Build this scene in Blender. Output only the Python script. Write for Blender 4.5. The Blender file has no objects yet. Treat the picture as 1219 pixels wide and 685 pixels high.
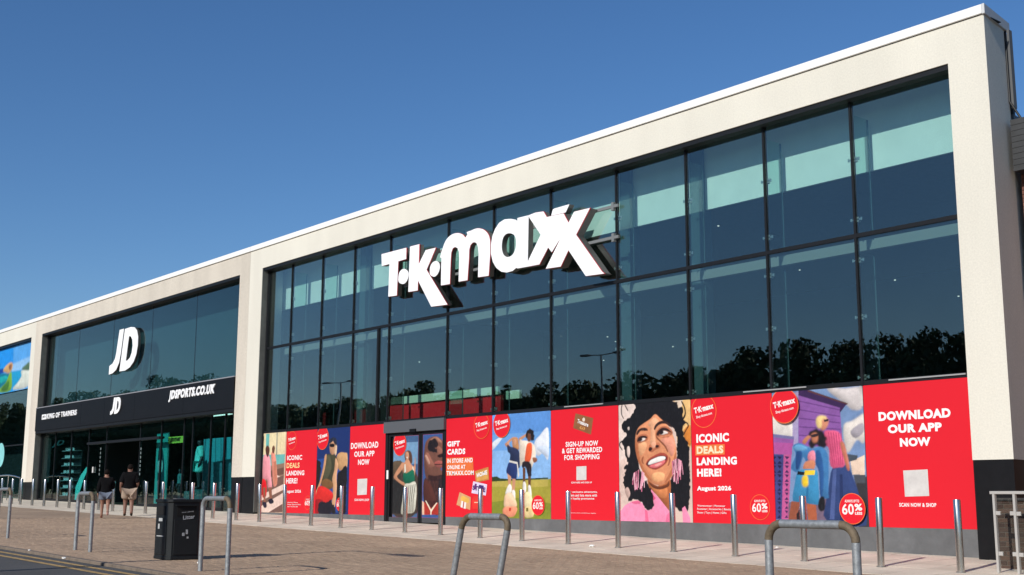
import bpy, bmesh, math, random
import numpy as np
from mathutils import Vector, Matrix

scene = bpy.context.scene
C = scene.collection
rnd = random.Random(7)

# ------------------------------------------------------------------ camera
D = 19.246585924      # distance from the camera to the front face of the building
EYE = 1.04            # camera height over the datum
F_PX, CX, CY = 1432.0, 609.5, 342.5
RW = np.array([[0.63600195, -0.13065259, -0.76054679],
               [0.77168022, 0.11194547, 0.62608134],
               [0.00334062, -0.98508787, 0.17201956]])
cam_data = bpy.data.cameras.new('camera')
cam = bpy.data.objects.new('camera', cam_data)
C.objects.link(cam)
cam_data.sensor_width = 36.0
cam_data.lens = 36.0 * F_PX / 1219.0
cam_data.clip_start = 0.1
cam_data.clip_end = 4000
cr, cu, cb = RW[:, 0], -RW[:, 1], -RW[:, 2]
cam.matrix_world = Matrix(((cr[0], cu[0], cb[0], 0.0),
                           (cr[1], cu[1], cb[1], -D),
                           (cr[2], cu[2], cb[2], EYE),
                           (0, 0, 0, 1)))
scene.camera = cam

# ------------------------------------------------------------------ sky, sun, exposure
SUN_EL = math.radians(29.0)
SUN_DIR = Vector((0.200 * math.cos(SUN_EL), -0.980 * math.cos(SUN_EL), math.sin(SUN_EL)))
world = bpy.data.worlds.new("World")
scene.world = world
world.use_nodes = True
wn = world.node_tree
wn.nodes.clear()
sky = wn.nodes.new('ShaderNodeTexSky')
sky.sky_type = 'NISHITA'
sky.sun_disc = False
sky.sun_elevation = SUN_EL
sky.sun_rotation = math.radians(168.5)
sky.altitude = 100
sky.air_density = 1.0
sky.dust_density = 0.35
sky.ozone_density = 5.0
bg = wn.nodes.new('ShaderNodeBackground')
bg.inputs['Strength'].default_value = 0.106
wo = wn.nodes.new('ShaderNodeOutputWorld')
hs = wn.nodes.new('ShaderNodeHueSaturation'); hs.inputs['Saturation'].default_value = 1.14; hs.inputs['Hue'].default_value = 0.504
wn.links.new(sky.outputs[0], hs.inputs['Color'])
wn.links.new(hs.outputs[0], bg.inputs[0])
wn.links.new(bg.outputs[0], wo.inputs[0])
sd = bpy.data.lights.new('sun', 'SUN')
sd.energy = 4.4
sd.angle = math.radians(0.5)
sd.color = (1.0, 0.95, 0.87)
sun = bpy.data.objects.new('sun', sd)
C.objects.link(sun)
sun.rotation_euler = SUN_DIR.to_track_quat('Z', 'Y').to_euler()
sun.location = (20, -60, 60)
scene.view_settings.view_transform = 'Standard'
scene.view_settings.look = 'None'
scene.view_settings.exposure = 0.0
scene.view_settings.gamma = 1.0
scene.render.engine = 'CYCLES'
scene.cycles.transparent_max_bounces = 32
scene.cycles.max_bounces = 10

# ------------------------------------------------------------------ surveying helpers
def ray(x, y):
    return RW @ np.array([x - CX, y - CY, F_PX])
def F(x, y, Y=0.0):
    """point of the vertical plane at depth Y that lies in a given direction"""
    r = ray(x, y); k = (D + Y) / r[1]
    return float(r[0] * k), float(r[2] * k + EYE)
GA, GB, SL, YB, YE = -0.138, -0.01656, 0.04, -2.1, -3.15
GA = -0.138
def g(X, Y):
    Xc = min(max(X, -85.0), 6.0)
    return GA0 + GB * Xc + SL * (max(min(Y, 0.6), YE) - YB)
GA0 = -0.222
def hit(x, y, dz=0.0):
    r = ray(x, y); n = np.linalg.norm(r)
    for t in np.geomspace(3 / n, 120 / n, 5000):
        P = r * t
        if P[2] + EYE < g(P[0], P[1] - D) + dz:
            return float(P[0]), float(P[1] - D)
    return None

# ------------------------------------------------------------------ materials
MATS = {}
def s2l(c):
    return tuple(((v / 255) / 12.92 if v / 255 <= 0.04045 else ((v / 255 + 0.055) / 1.055) ** 2.4) for v in c)
def mat(name, col, rough=0.6, metal=0.0, var=0.0, vscale=8.0, bump=0.0, bscale=60.0, spec=0.5, stain=0.0):
    if name in MATS: return MATS[name]
    m = bpy.data.materials.new(name); m.use_nodes = True
    nt = m.node_tree; b = nt.nodes['Principled BSDF']
    b.inputs['Base Color'].default_value = (*col, 1)
    b.inputs['Roughness'].default_value = rough
    b.inputs['Metallic'].default_value = metal
    b.inputs['Specular IOR Level'].default_value = spec
    tc = nt.nodes.new('ShaderNodeTexCoord')
    if var > 0:
        n = nt.nodes.new('ShaderNodeTexNoise'); n.inputs['Scale'].default_value = vscale
        n.inputs['Detail'].default_value = 8; n.inputs['Roughness'].default_value = 0.65
        nt.links.new(tc.outputs['Object'], n.inputs['Vector'])
        rp = nt.nodes.new('ShaderNodeValToRGB')
        rp.color_ramp.elements[0].position = 0.3; rp.color_ramp.elements[1].position = 0.7
        rp.color_ramp.elements[0].color = (*[c * (1 - var) for c in col], 1)
        rp.color_ramp.elements[1].color = (*[min(1, c * (1 + var)) for c in col], 1)
        nt.links.new(n.outputs['Fac'], rp.inputs['Fac'])
        last = rp.outputs['Color']
        if stain > 0:
            n3 = nt.nodes.new('ShaderNodeTexNoise'); n3.inputs['Scale'].default_value = 0.45
            n3.inputs['Detail'].default_value = 5
            mp = nt.nodes.new('ShaderNodeMapping'); mp.inputs['Scale'].default_value = (2.2, 2.2, 0.5)
            nt.links.new(tc.outputs['Object'], mp.inputs['Vector']); nt.links.new(mp.outputs['Vector'], n3.inputs['Vector'])
            mr = nt.nodes.new('ShaderNodeMapRange')
            mr.inputs['From Min'].default_value = 0.35; mr.inputs['From Max'].default_value = 0.7
            mr.inputs['To Min'].default_value = 1.0 - stain; mr.inputs['To Max'].default_value = 1.0
            nt.links.new(n3.outputs['Fac'], mr.inputs['Value'])
            mx = nt.nodes.new('ShaderNodeVectorMath'); mx.operation = 'SCALE'
            nt.links.new(last, mx.inputs[0]); nt.links.new(mr.outputs['Result'], mx.inputs['Scale'])
            last = mx.outputs['Vector']
        nt.links.new(last, b.inputs['Base Color'])
    if bump > 0:
        n2 = nt.nodes.new('ShaderNodeTexNoise'); n2.inputs['Scale'].default_value = bscale
        n2.inputs['Detail'].default_value = 4
        nt.links.new(tc.outputs['Object'], n2.inputs['Vector'])
        bp = nt.nodes.new('ShaderNodeBump'); bp.inputs['Strength'].default_value = bump
        bp.inputs['Distance'].default_value = 0.01
        nt.links.new(n2.outputs['Fac'], bp.inputs['Height'])
        nt.links.new(bp.outputs['Normal'], b.inputs['Normal'])
    MATS[name] = m
    return m
def emis(name, col, s):
    m = mat(name, col); b = m.node_tree.nodes['Principled BSDF']
    b.inputs['Emission Color'].default_value = (*col, 1); b.inputs['Emission Strength'].default_value = s
    return m
def glass_mat(name, tint, wav=0.02, refl=1.0):
    m = bpy.data.materials.new(name); m.use_nodes = True
    nt = m.node_tree; nt.nodes.clear()
    out = nt.nodes.new('ShaderNodeOutputMaterial'); mx = nt.nodes.new('ShaderNodeMixShader')
    tr = nt.nodes.new('ShaderNodeBsdfTransparent'); tr.inputs[0].default_value = (*tint, 1)
    gl = nt.nodes.new('ShaderNodeBsdfGlossy'); gl.inputs['Roughness'].default_value = 0.0
    gl.inputs['Color'].default_value = (1.0, 0.98, 0.95, 1)
    fr = nt.nodes.new('ShaderNodeFresnel')
    ge = nt.nodes.new('ShaderNodeNewGeometry'); io = nt.nodes.new('ShaderNodeMapRange')
    io.inputs['To Min'].default_value = 1.5; io.inputs['To Max'].default_value = 1 / 1.5   # same reflectance from both sides of a thin pane
    nt.links.new(ge.outputs['Backfacing'], io.inputs['Value']); nt.links.new(io.outputs['Result'], fr.inputs['IOR'])
    mu = nt.nodes.new('ShaderNodeMath'); mu.operation = 'MULTIPLY'; mu.inputs[1].default_value = refl; mu.use_clamp = True
    tc = nt.nodes.new('ShaderNodeTexCoord'); n = nt.nodes.new('ShaderNodeTexNoise')
    n.inputs['Scale'].default_value = 0.45; n.inputs['Detail'].default_value = 0
    oi = nt.nodes.new('ShaderNodeObjectInfo')
    ad = nt.nodes.new('ShaderNodeVectorMath'); ad.operation = 'ADD'
    cm = nt.nodes.new('ShaderNodeCombineXYZ'); m9 = nt.nodes.new('ShaderNodeMath'); m9.operation = 'MULTIPLY'; m9.inputs[1].default_value = 50
    nt.links.new(oi.outputs['Random'], m9.inputs[0]); nt.links.new(m9.outputs[0], cm.inputs[1])
    nt.links.new(tc.outputs['Object'], ad.inputs[0]); nt.links.new(cm.outputs[0], ad.inputs[1])
    nt.links.new(ad.outputs[0], n.inputs['Vector'])
    bp = nt.nodes.new('ShaderNodeBump'); bp.inputs['Strength'].default_value = wav; bp.inputs['Distance'].default_value = 0.3
    nt.links.new(n.outputs['Fac'], bp.inputs['Height'])
    nt.links.new(bp.outputs['Normal'], gl.inputs['Normal'])
    nt.links.new(fr.outputs[0], mu.inputs[0]); nt.links.new(mu.outputs[0], mx.inputs[0])
    nt.links.new(tr.outputs[0], mx.inputs[1]); nt.links.new(gl.outputs[0], mx.inputs[2])
    nt.links.new(mx.outputs[0], out.inputs[0])
    MATS[name] = m
    return m
cream = mat('cream_render', (0.68, 0.65, 0.56), 0.9, var=0.09, vscale=30, bump=0.35, bscale=120, stain=0.08)
cream_old = mat('weathered_render', (0.60, 0.545, 0.46), 0.92, var=0.16, vscale=22, bump=0.5, bscale=70, stain=0.16)
white_metal = mat('white_coping', (0.82, 0.81, 0.78), 0.4, var=0.03, vscale=3)
black_clad = mat('black_cladding', (0.006, 0.006, 0.007), 0.45, spec=0.25, var=0.3, vscale=5, bump=0.05, bscale=30)
frame_dark = mat('dark_frame', (0.008, 0.009, 0.011), 0.5, spec=0.25, var=0.1, vscale=9)
reveal_grey = mat('reveal_grey', (0.10, 0.105, 0.095), 0.6, var=0.2, vscale=4)
band_black = mat('fascia_black', (0.006, 0.006, 0.007), 0.5, spec=0.22, var=0.15, vscale=2)
band_trim = mat('band_trim', (0.25, 0.25, 0.27), 0.4)
plinth_grey = mat('plinth_concrete', (0.135, 0.138, 0.142), 0.85, var=0.14, vscale=5, bump=0.25, bscale=90, stain=0.3)
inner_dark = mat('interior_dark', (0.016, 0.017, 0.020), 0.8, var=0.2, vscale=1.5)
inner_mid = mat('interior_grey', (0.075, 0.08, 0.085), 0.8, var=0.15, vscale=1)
inner_white = mat('interior_board', (0.80, 0.82, 0.80), 0.8, var=0.05, vscale=2)
inner_red = mat('interior_red', (0.70, 0.02, 0.03), 0.5)
steel_col = mat('painted_column', (0.08, 0.11, 0.13), 0.6)
stainless = mat('stainless_steel', (0.62, 0.60, 0.57), 0.24, metal=1.0, var=0.06, vscale=40)
galv = mat('galvanised_steel', (0.30, 0.32, 0.335), 0.55, metal=0.55, var=0.28, vscale=26, bump=0.2, bscale=140)
rust = mat('rusty_bend', (0.15, 0.115, 0.075), 0.75, metal=0.3, var=0.35, vscale=24, bump=0.3, bscale=120)
white_face = mat('white_letter_face', (0.86, 0.86, 0.86), 0.45)
red_edge = mat('red_letter_edge', (0.5, 0.02, 0.03), 0.4)
grey_edge = mat('grey_letter_side', (0.09, 0.09, 0.085), 0.5)
dark_edge = mat('dark_letter_side', (0.035, 0.037, 0.036), 0.4)
bin_mat = mat('black_bin_steel', (0.012, 0.015, 0.017), 0.5, spec=0.3, var=0.25, vscale=5, bump=0.08, bscale=80)
asphalt = mat('asphalt', (0.085, 0.084, 0.082), 0.9, var=0.35, vscale=70, bump=0.6, bscale=110, stain=0.25)
yellow = mat('road_yellow', (0.40, 0.26, 0.10), 0.85, var=0.5, vscale=14, bump=0.3, bscale=90)
kerb_m = mat('kerb_concrete', (0.165, 0.13, 0.10), 0.9, var=0.25, vscale=12, bump=0.3, bscale=70)
slab_m = mat('light_paving', (0.69, 0.60, 0.485), 0.9, var=0.13, vscale=38, bump=0.25, bscale=90, stain=0.2)
mortar = mat('joint_sand', (0.22, 0.175, 0.135), 0.95, var=0.2, vscale=20)
leaf_m = mat('dark_foliage', (0.055, 0.085, 0.032), 0.8, var=0.5, vscale=0.9)
bark_m = mat('bark', (0.06, 0.045, 0.035), 0.9, var=0.2)
concrete = mat('roof_grey', (0.2, 0.2, 0.2), 0.8, var=0.1)
glass_tk = glass_mat('tinted_glass', (0.78, 0.90, 0.88), 0.035, 2.15)
glass_jd = glass_mat('teal_glass', (0.66, 0.87, 0.88), 0.02, 1.1)
glass_clear = glass_mat('clear_glass', (0.93, 0.95, 0.94), 0.0, 1.0)
fin_m = mat('fin_glass', (0.10, 0.16, 0.17), 0.1)

def block_material(name, c1, c2, cm_, attr=True):
    m = bpy.data.materials.new(name); m.use_nodes = True
    nt = m.node_tree; b = nt.nodes['Principled BSDF']; b.inputs['Roughness'].default_value = 0.9
    tc = nt.nodes.new('ShaderNodeTexCoord')
    n = nt.nodes.new('ShaderNodeTexNoise'); n.inputs['Scale'].default_value = 45; n.inputs['Detail'].default_value = 6
    nt.links.new(tc.outputs['Object'], n.inputs['Vector'])
    n2 = nt.nodes.new('ShaderNodeTexNoise'); n2.inputs['Scale'].default_value = 0.55; n2.inputs['Detail'].default_value = 7
    n2.inputs['Roughness'].default_value = 0.7
    nt.links.new(tc.outputs['Object'], n2.inputs['Vector'])
    mr2 = nt.nodes.new('ShaderNodeMapRange'); mr2.inputs['From Min'].default_value = 0.3; mr2.inputs['From Max'].default_value = 0.75
    mr2.inputs['To Min'].default_value = 0.72; mr2.inputs['To Max'].default_value = 1.16
    nt.links.new(n2.outputs['Fac'], mr2.inputs['Value'])
    mr = nt.nodes.new('ShaderNodeMapRange'); mr.inputs['From Min'].default_value = 0.25; mr.inputs['From Max'].default_value = 0.75
    mr.inputs['To Min'].default_value = 0.70; mr.inputs['To Max'].default_value = 1.3
    nt.links.new(n.outputs['Fac'], mr.inputs['Value'])
    mm = nt.nodes.new('ShaderNodeMath'); mm.operation = 'MULTIPLY'
    nt.links.new(mr.outputs[0], mm.inputs[0]); nt.links.new(mr2.outputs[0], mm.inputs[1])
    mix = nt.nodes.new('ShaderNodeMix'); mix.data_type = 'RGBA'
    mix.inputs[6].default_value = (*c1, 1); mix.inputs[7].default_value = (*c2, 1)
    if attr:
        at = nt.nodes.new('ShaderNodeAttribute'); at.attribute_name = 'tone'
        nt.links.new(at.outputs['Fac'], mix.inputs[0]); src = mix.outputs[2]
    else:
        br = nt.nodes.new('ShaderNodeTexBrick'); br.inputs['Scale'].default_value = 1.0
        br.inputs['Brick Width'].default_value = 0.2; br.inputs['Row Height'].default_value = 0.1
        br.inputs['Mortar Size'].default_value = 0.004; br.inputs['Mortar'].default_value = (*cm_, 1)
        br.inputs['Color1'].default_value = (*c1, 1); br.inputs['Color2'].default_value = (*c2, 1)
        nt.links.new(tc.outputs['Object'], br.inputs['Vector']); src = br.outputs['Color']
    sc = nt.nodes.new('ShaderNodeVectorMath'); sc.operation = 'SCALE'
    nt.links.new(src, sc.inputs[0]); nt.links.new(mm.outputs[0], sc.inputs['Scale'])
    nt.links.new(sc.outputs[0], b.inputs['Base Color'])
    bp = nt.nodes.new('ShaderNodeBump'); bp.inputs['Strength'].default_value = 0.4; bp.inputs['Distance'].default_value = 0.006
    nt.links.new(n.outputs['Fac'], bp.inputs['Height']); nt.links.new(bp.outputs['Normal'], b.inputs['Normal'])
    return m
BC1, BC2 = (0.355, 0.248, 0.165), (0.415, 0.294, 0.198)
block_m = block_material('block_paving', BC1, BC2, (0.1, 0.08, 0.06))
block_far = block_material('block_paving_far', BC1, BC2, (0.13, 0.1, 0.08), attr=False)
brick_m = block_material('brown_brick', (0.055, 0.032, 0.024), (0.095, 0.055, 0.038), (0.05, 0.04, 0.035))

# ------------------------------------------------------------------ object helpers
OFF = {}
def _props(o, label=None, cat=None, group=None, kind=None):
    if label: o['label'] = label
    if cat: o['category'] = cat
    if group: o['group'] = group
    if kind: o['kind'] = kind
    return o
def thing(name, label, cat, loc=(0, 0, 0), group=None):
    o = bpy.data.objects.new(name, None); C.objects.link(o)
    o.location = loc; o.empty_display_size = 0.2
    OFF[o.name] = Vector(loc)
    return _props(o, label, cat, group)
def link_mesh(name, me, m, parent=None, shift=True):
    """me holds world coordinates; they are moved into the parent's frame"""
    if parent is not None and shift:
        off = OFF[parent.name]
        if off.length > 0: me.transform(Matrix.Translation(-off))
    if m is not None:
        me.materials.clear(); me.materials.append(m)
    o = bpy.data.objects.new(name, me); C.objects.link(o)
    if parent is not None:
        o.parent = parent; OFF[o.name] = OFF[parent.name].copy()
    else:
        OFF[o.name] = Vector((0, 0, 0))
    return o
class MB:
    def __init__(s): s.v = []; s.f = []
    def box(s, x0, x1, y0, y1, z0, z1):
        n = len(s.v)
        s.v += [(x0, y0, z0), (x1, y0, z0), (x1, y1, z0), (x0, y1, z0), (x0, y0, z1), (x1, y0, z1), (x1, y1, z1), (x0, y1, z1)]
        s.f += [tuple(n + i for i in q) for q in ((3, 2, 1, 0), (4, 5, 6, 7), (0, 1, 5, 4), (1, 2, 6, 5), (2, 3, 7, 6), (3, 0, 4, 7))]
        return s
    def prism(s, pts, z0, z1):
        """plan polygon (ccw) extruded upwards; z0, z1 numbers or lists"""
        n = len(s.v); k = len(pts)
        Z0 = z0 if isinstance(z0, (list, tuple)) else [z0] * k
        Z1 = z1 if isinstance(z1, (list, tuple)) else [z1] * k
        s.v += [(p[0], p[1], Z0[i]) for i, p in enumerate(pts)] + [(p[0], p[1], Z1[i]) for i, p in enumerate(pts)]
        s.f.append(tuple(n + k - 1 - i for i in range(k))); s.f.append(tuple(n + k + i for i in range(k)))
        for i in range(k):
            j = (i + 1) % k
            s.f.append((n + i, n + j, n + k + j, n + k + i))
        return s
    def ring(s, rings, cap=True):
        n = len(s.v); k = len(rings[0])
        for r in rings: s.v += [tuple(p) for p in r]
        for a in range(len(rings) - 1):
            for i in range(k):
                j = (i + 1) % k
                s.f.append((n + a * k + i, n + a * k + j, n + (a + 1) * k + j, n + (a + 1) * k + i))
        if cap:
            s.f.append(tuple(n + k - 1 - i for i in range(k)))
            s.f.append(tuple(n + (len(rings) - 1) * k + i for i in range(k)))
        return s
    def cyl(s, c, r, z0, z1, k=16, r1=None):
        r1 = r if r1 is None else r1
        f = lambda rr, z: [(c[0] + rr * math.cos(2 * math.pi * i / k), c[1] + rr * math.sin(2 * math.pi * i / k), z) for i in range(k)]
        return s.ring([f(r, z0), f(r1, z1)])
    def tube(s, path, r, k=12):
        P = [Vector(p) for p in path]; rr = r if isinstance(r, (list, tuple)) else [r] * len(P)
        rings = []; ref = None
        for i, p in enumerate(P):
            d = (P[min(i + 1, len(P) - 1)] - P[max(i - 1, 0)]).normalized()
            if ref is None:
                ref = Vector((0, 0, 1)) if abs(d.z) < 0.9 else Vector((0, 1, 0))
                ref = (ref - d * ref.dot(d)).normalized()
            else: ref = (ref - d * ref.dot(d)).normalized()
            b = d.cross(ref)
            rings.append([p + (ref * math.cos(2 * math.pi * j / k) + b * math.sin(2 * math.pi * j / k)) * rr[i] for j in range(k)])
        return s.ring(rings)
    def mesh(s, name='m', smooth=False, bevel=0.0):
        me = bpy.data.meshes.new(name); me.from_pydata([tuple(v) for v in s.v], [], s.f)
        if bevel > 0:
            bm = bmesh.new(); bm.from_mesh(me)
            bmesh.ops.bevel(bm, geom=[e for e in bm.edges], offset=bevel, segments=1, affect='EDGES')
            bm.to_mesh(me); bm.free()
        if smooth:
            me.shade_smooth()
            me.set_sharp_from_angle(angle=math.radians(40))
        me.update()
        return me
    def obj(s, name, m, parent=None, smooth=False, bevel=0.0):
        return link_mesh(name, s.mesh(name, smooth, bevel), m, parent)

def curve_mesh(polys, y, depth=0.0, bevel=0.0, grow=0.0):
    """closed outlines given as (X, Z) lists on the vertical plane y; holes by even-odd; depth goes away from the viewer"""
    cu_ = bpy.data.curves.new('c', 'CURVE'); cu_.dimensions = '2D'; cu_.fill_mode = 'BOTH'
    cu_.extrude = depth / 2; cu_.bevel_depth = bevel; cu_.bevel_resolution = 1; cu_.offset = -bevel + grow
    for poly in polys:
        sp = cu_.splines.new('POLY'); sp.points.add(len(poly) - 1); sp.use_cyclic_u = True
        for i, (a, b) in enumerate(poly): sp.points[i].co = (a, b, 0, 1)
    o = bpy.data.objects.new('c', cu_); C.objects.link(o)
    dg = bpy.context.evaluated_depsgraph_get()
    me = bpy.data.meshes.new_from_object(o.evaluated_get(dg), depsgraph=dg)
    bpy.data.objects.remove(o); bpy.data.curves.remove(cu_)
    me.transform(Matrix.Translation((0, y + depth / 2, 0)) @ Matrix.Rotation(math.pi / 2, 4, 'X'))
    return me
def smooth_poly(p, n=4):
    out = []; k = len(p)
    for i in range(k):
        p0, p1, p2, p3 = (np.array(p[(i + j - 1) % k], float) for j in range(4))
        for t in np.linspace(0, 1, n, endpoint=False):
            out.append(tuple(0.5 * ((2 * p1) + (-p0 + p2) * t + (2 * p0 - 5 * p1 + 4 * p2 - p3) * t * t + (-p0 + 3 * p1 - 3 * p2 + p3) * t ** 3)))
    return out
def text_mesh(s, bold=0.0, shear=0.0, depth=0.0, spacing=1.0):
    cu_ = bpy.data.curves.new('t', 'FONT'); cu_.body = s; cu_.size = 1.0; cu_.offset = bold; cu_.shear = shear
    cu_.extrude = depth; cu_.space_character = spacing; cu_.resolution_u = 3
    o = bpy.data.objects.new('t', cu_); C.objects.link(o)
    dg = bpy.context.evaluated_depsgraph_get()
    me = bpy.data.meshes.new_from_object(o.evaluated_get(dg), depsgraph=dg)
    bpy.data.objects.remove(o); bpy.data.curves.remove(cu_)
    return me
def fit_text(name, s, X0, Z1, X1, Z0, y, m, parent, bold=0.03, shear=0.0, depth=0.0, tilt=0.0, spacing=1.05):
    me = text_mesh(s, bold, shear, 0.5 if depth > 0 else 0.0, spacing)
    co = np.empty(len(me.vertices) * 3); me.vertices.foreach_get('co', co); co = co.reshape(-1, 3)
    mn, mx = co.min(0), co.max(0)
    w, h = X1 - X0, Z1 - Z0
    u = (co[:, 0] - mn[0]) / (mx[0] - mn[0]) - 0.5; v = (co[:, 1] - mn[1]) / (mx[1] - mn[1]) - 0.5
    q = (co[:, 2] + 0.5) if depth > 0 else np.zeros(len(co))
    c_, s_ = math.cos(tilt), math.sin(tilt)
    out = np.stack([(X0 + X1) / 2 + u * w * c_ - v * h * s_, y + (1 - q) * depth if depth > 0 else np.full(len(co), y),
                    (Z0 + Z1) / 2 + u * w * s_ + v * h * c_], 1)
    me.vertices.foreach_set('co', out.ravel()); me.update()
    return link_mesh(name, me, m, parent)
def struct(o): o['kind'] = 'structure'; return o

# ------------------------------------------------------------------ ground
def sheet(name, xs, ys, dz, m, kind='structure', parent=None, zf=None):
    zf = zf or g
    v = [(x, y, zf(x, y) + dz) for y in ys for x in xs]
    k = len(xs)
    f = [(j * k + i, j * k + i + 1, (j + 1) * k + i + 1, (j + 1) * k + i) for j in range(len(ys) - 1) for i in range(k - 1)]
    me = bpy.data.meshes.new(name); me.from_pydata(v, [], f)
    o = link_mesh(name, me, m, parent)
    if kind: o['kind'] = kind
    return o
KERB_Y = -12.0
XS = [-2000, -85, 6, 2000]
sheet('ground', XS, [-2500, YE, 0.6, 2500], -0.16, mat('far_ground', (0.08, 0.085, 0.06), 0.95, var=0.3, vscale=0.1))
sheet('road', [-400, -85, 6, 120], [-36, KERB_Y - 0.12], -0.045, asphalt)
sheet('car_park', [-400, -85, 6, 120], [-72, -36.004], -0.055, mat('car_park_asphalt', (0.07, 0.07, 0.068), 0.9, var=0.3, vscale=30))
BX0, BX1 = -38.0, -4.0
sheet('pavement', [-150, -85, BX0], [KERB_Y, YE], 0.0, block_far)
sheet('pavement', [BX0, BX1], [KERB_Y, YE], -0.012, mortar)
sheet('pavement', [BX1, 6, 60], [KERB_Y, YE], 0.0, block_far)
# individual paving blocks, joined (far past any countable number)
def blocks():
    L, W, J = 0.2, 0.1, 0.006
    ys = np.arange(KERB_Y + 0.004, YE - 0.11, W); vs = []; fs = []; tone = []
    R_ = np.random.RandomState(3)
    n = 0
    for r_, y in enumerate(ys):
        x = BX0 + (0.1 if r_ % 2 else 0.0)
        while x < BX1 - 0.2:
            dz = R_.normal(0, 0.0012, 4) * 0.5 + R_.normal(0, 0.0012)
            t = R_.rand() ** 1.3
            x0, x1, y0, y1 = x + J / 2, x + L - J / 2, y + J / 2, y + W - J / 2
            c = 0.006
            for i, (a, b) in enumerate(((x0, y0), (x1, y0), (x1, y1), (x0, y1))): vs.append((a, b, g(a, b) - 0.02))
            for i, (a, b) in enumerate(((x0, y0), (x1, y0), (x1, y1), (x0, y1))): vs.append((a, b, g(a, b) + dz[i] - c * 0.7))
            for i, (a, b) in enumerate(((x0 + c, y0 + c), (x1 - c, y0 + c), (x1 - c, y1 - c), (x0 + c, y1 - c))): vs.append((a, b, g(a, b) + dz[i]))
            fs.append((n + 8, n + 9, n + 10, n + 11))
            for i in range(4):
                j = (i + 1) % 4
                fs.append((n + 4 + i, n + 4 + j, n + 8 + j, n + 8 + i))
                if i in (0, 1): fs.append((n + i, n + j, n + 4 + j, n + 4 + i))
            tone += [t] * 12
            n += 12; x += L
    me = bpy.data.meshes.new('paving_blocks'); me.from_pydata(vs, [], fs)
    a = me.attributes.new('tone', 'FLOAT', 'POINT'); a.data.foreach_set('value', np.array(tone, dtype=np.float32))
    o = link_mesh('paving_blocks', me, block_m); o['kind'] = 'stuff'
    _props(o, 'brown concrete block paving laid between the kerb and the pale strip', 'paving')
blocks()
# pale slab strip along the shop fronts, its slabs are pieces
walk = sheet('path', [-150, -85, 6, 20], [YE, 0.6], -0.02, mortar)
me_cache = {}
def slab(i, j, parent, X, Y, w, d):
    MBs = MB(); J = 0.005
    x0, x1, y0, y1 = X + J, X + w - J, Y + J, Y + d - J
    dz = rnd.gauss(0, 0.0015)
    pts = [(x0, y0), (x1, y0), (x1, y1), (x0, y1)]
    MBs.prism(pts, [g(*p) - 0.03 for p in pts], [g(*p) + dz for p in pts])
    return MBs
slab_list = []
SWX, SWY = 0.60, 0.60
rows = [YE + 0.01 + k * SWY for k in range(6)]
Xs = [-9.0 - (k + 1) * SWX for k in range(46)]
Xs = [-9.0 + SWX * k for k in (3, 2, 1, 0)] + Xs
slabs_ms = [slab_m]
for i_, tint in enumerate(((0.65, 0.565, 0.455), (0.73, 0.635, 0.515))):
    slabs_ms.append(mat('light_paving_tone_%s' % ('dark', 'pale')[i_], tint, 0.9, var=0.13, vscale=38, bump=0.25, bscale=90, stain=0.2))
for xi, X in enumerate(Xs):
    for j, Y in enumerate(rows):
        if Y > 0.25: continue
        slab(xi, j, walk, X, Y, SWX, min(SWY, 0.28 - Y)).obj('paving_slab', rnd.choice(slabs_ms), walk)
far = MB()
X = Xs[-1] - SWX
while X > -90:
    for Y in rows:
        if Y > 0.25: continue
        J = 0.005; w, d = SWX, min(SWY, 0.28 - Y)
        pts = [(X + J, Y + J), (X + w - J, Y + J), (X + w - J, Y + d - J), (X + J, Y + d - J)]
        far.prism(pts, [g(*p) - 0.03 for p in pts], [g(*p) + rnd.gauss(0, .001) for p in pts])
    X -= SWX
o = far.obj('paving_slab', slab_m, walk); o['kind'] = 'stuff'
# kerb
kerb = sheet('kerb', [-400, -85, -40], [KERB_Y - 0.125, KERB_Y], 0.0, kerb_m)
kb = MB()
X = -40.0
while X < 8:
    pts = [(X + .004, KERB_Y - .125), (X + .911, KERB_Y - .125), (X + .911, KERB_Y - .003), (X + .004, KERB_Y - .003)]
    MB().prism(pts, [g(*p) - 0.15 for p in pts], [g(*p) + 0.002 for p in pts]).obj('kerb_stone', kerb_m, kerb, bevel=0.012)
    X += 0.915
for yc in (-12.40, -12.70):
    sheet('yellow_line', [-400, -85, 6, 120], [yc - 0.055, yc + 0.055], -0.041, yellow)

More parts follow.
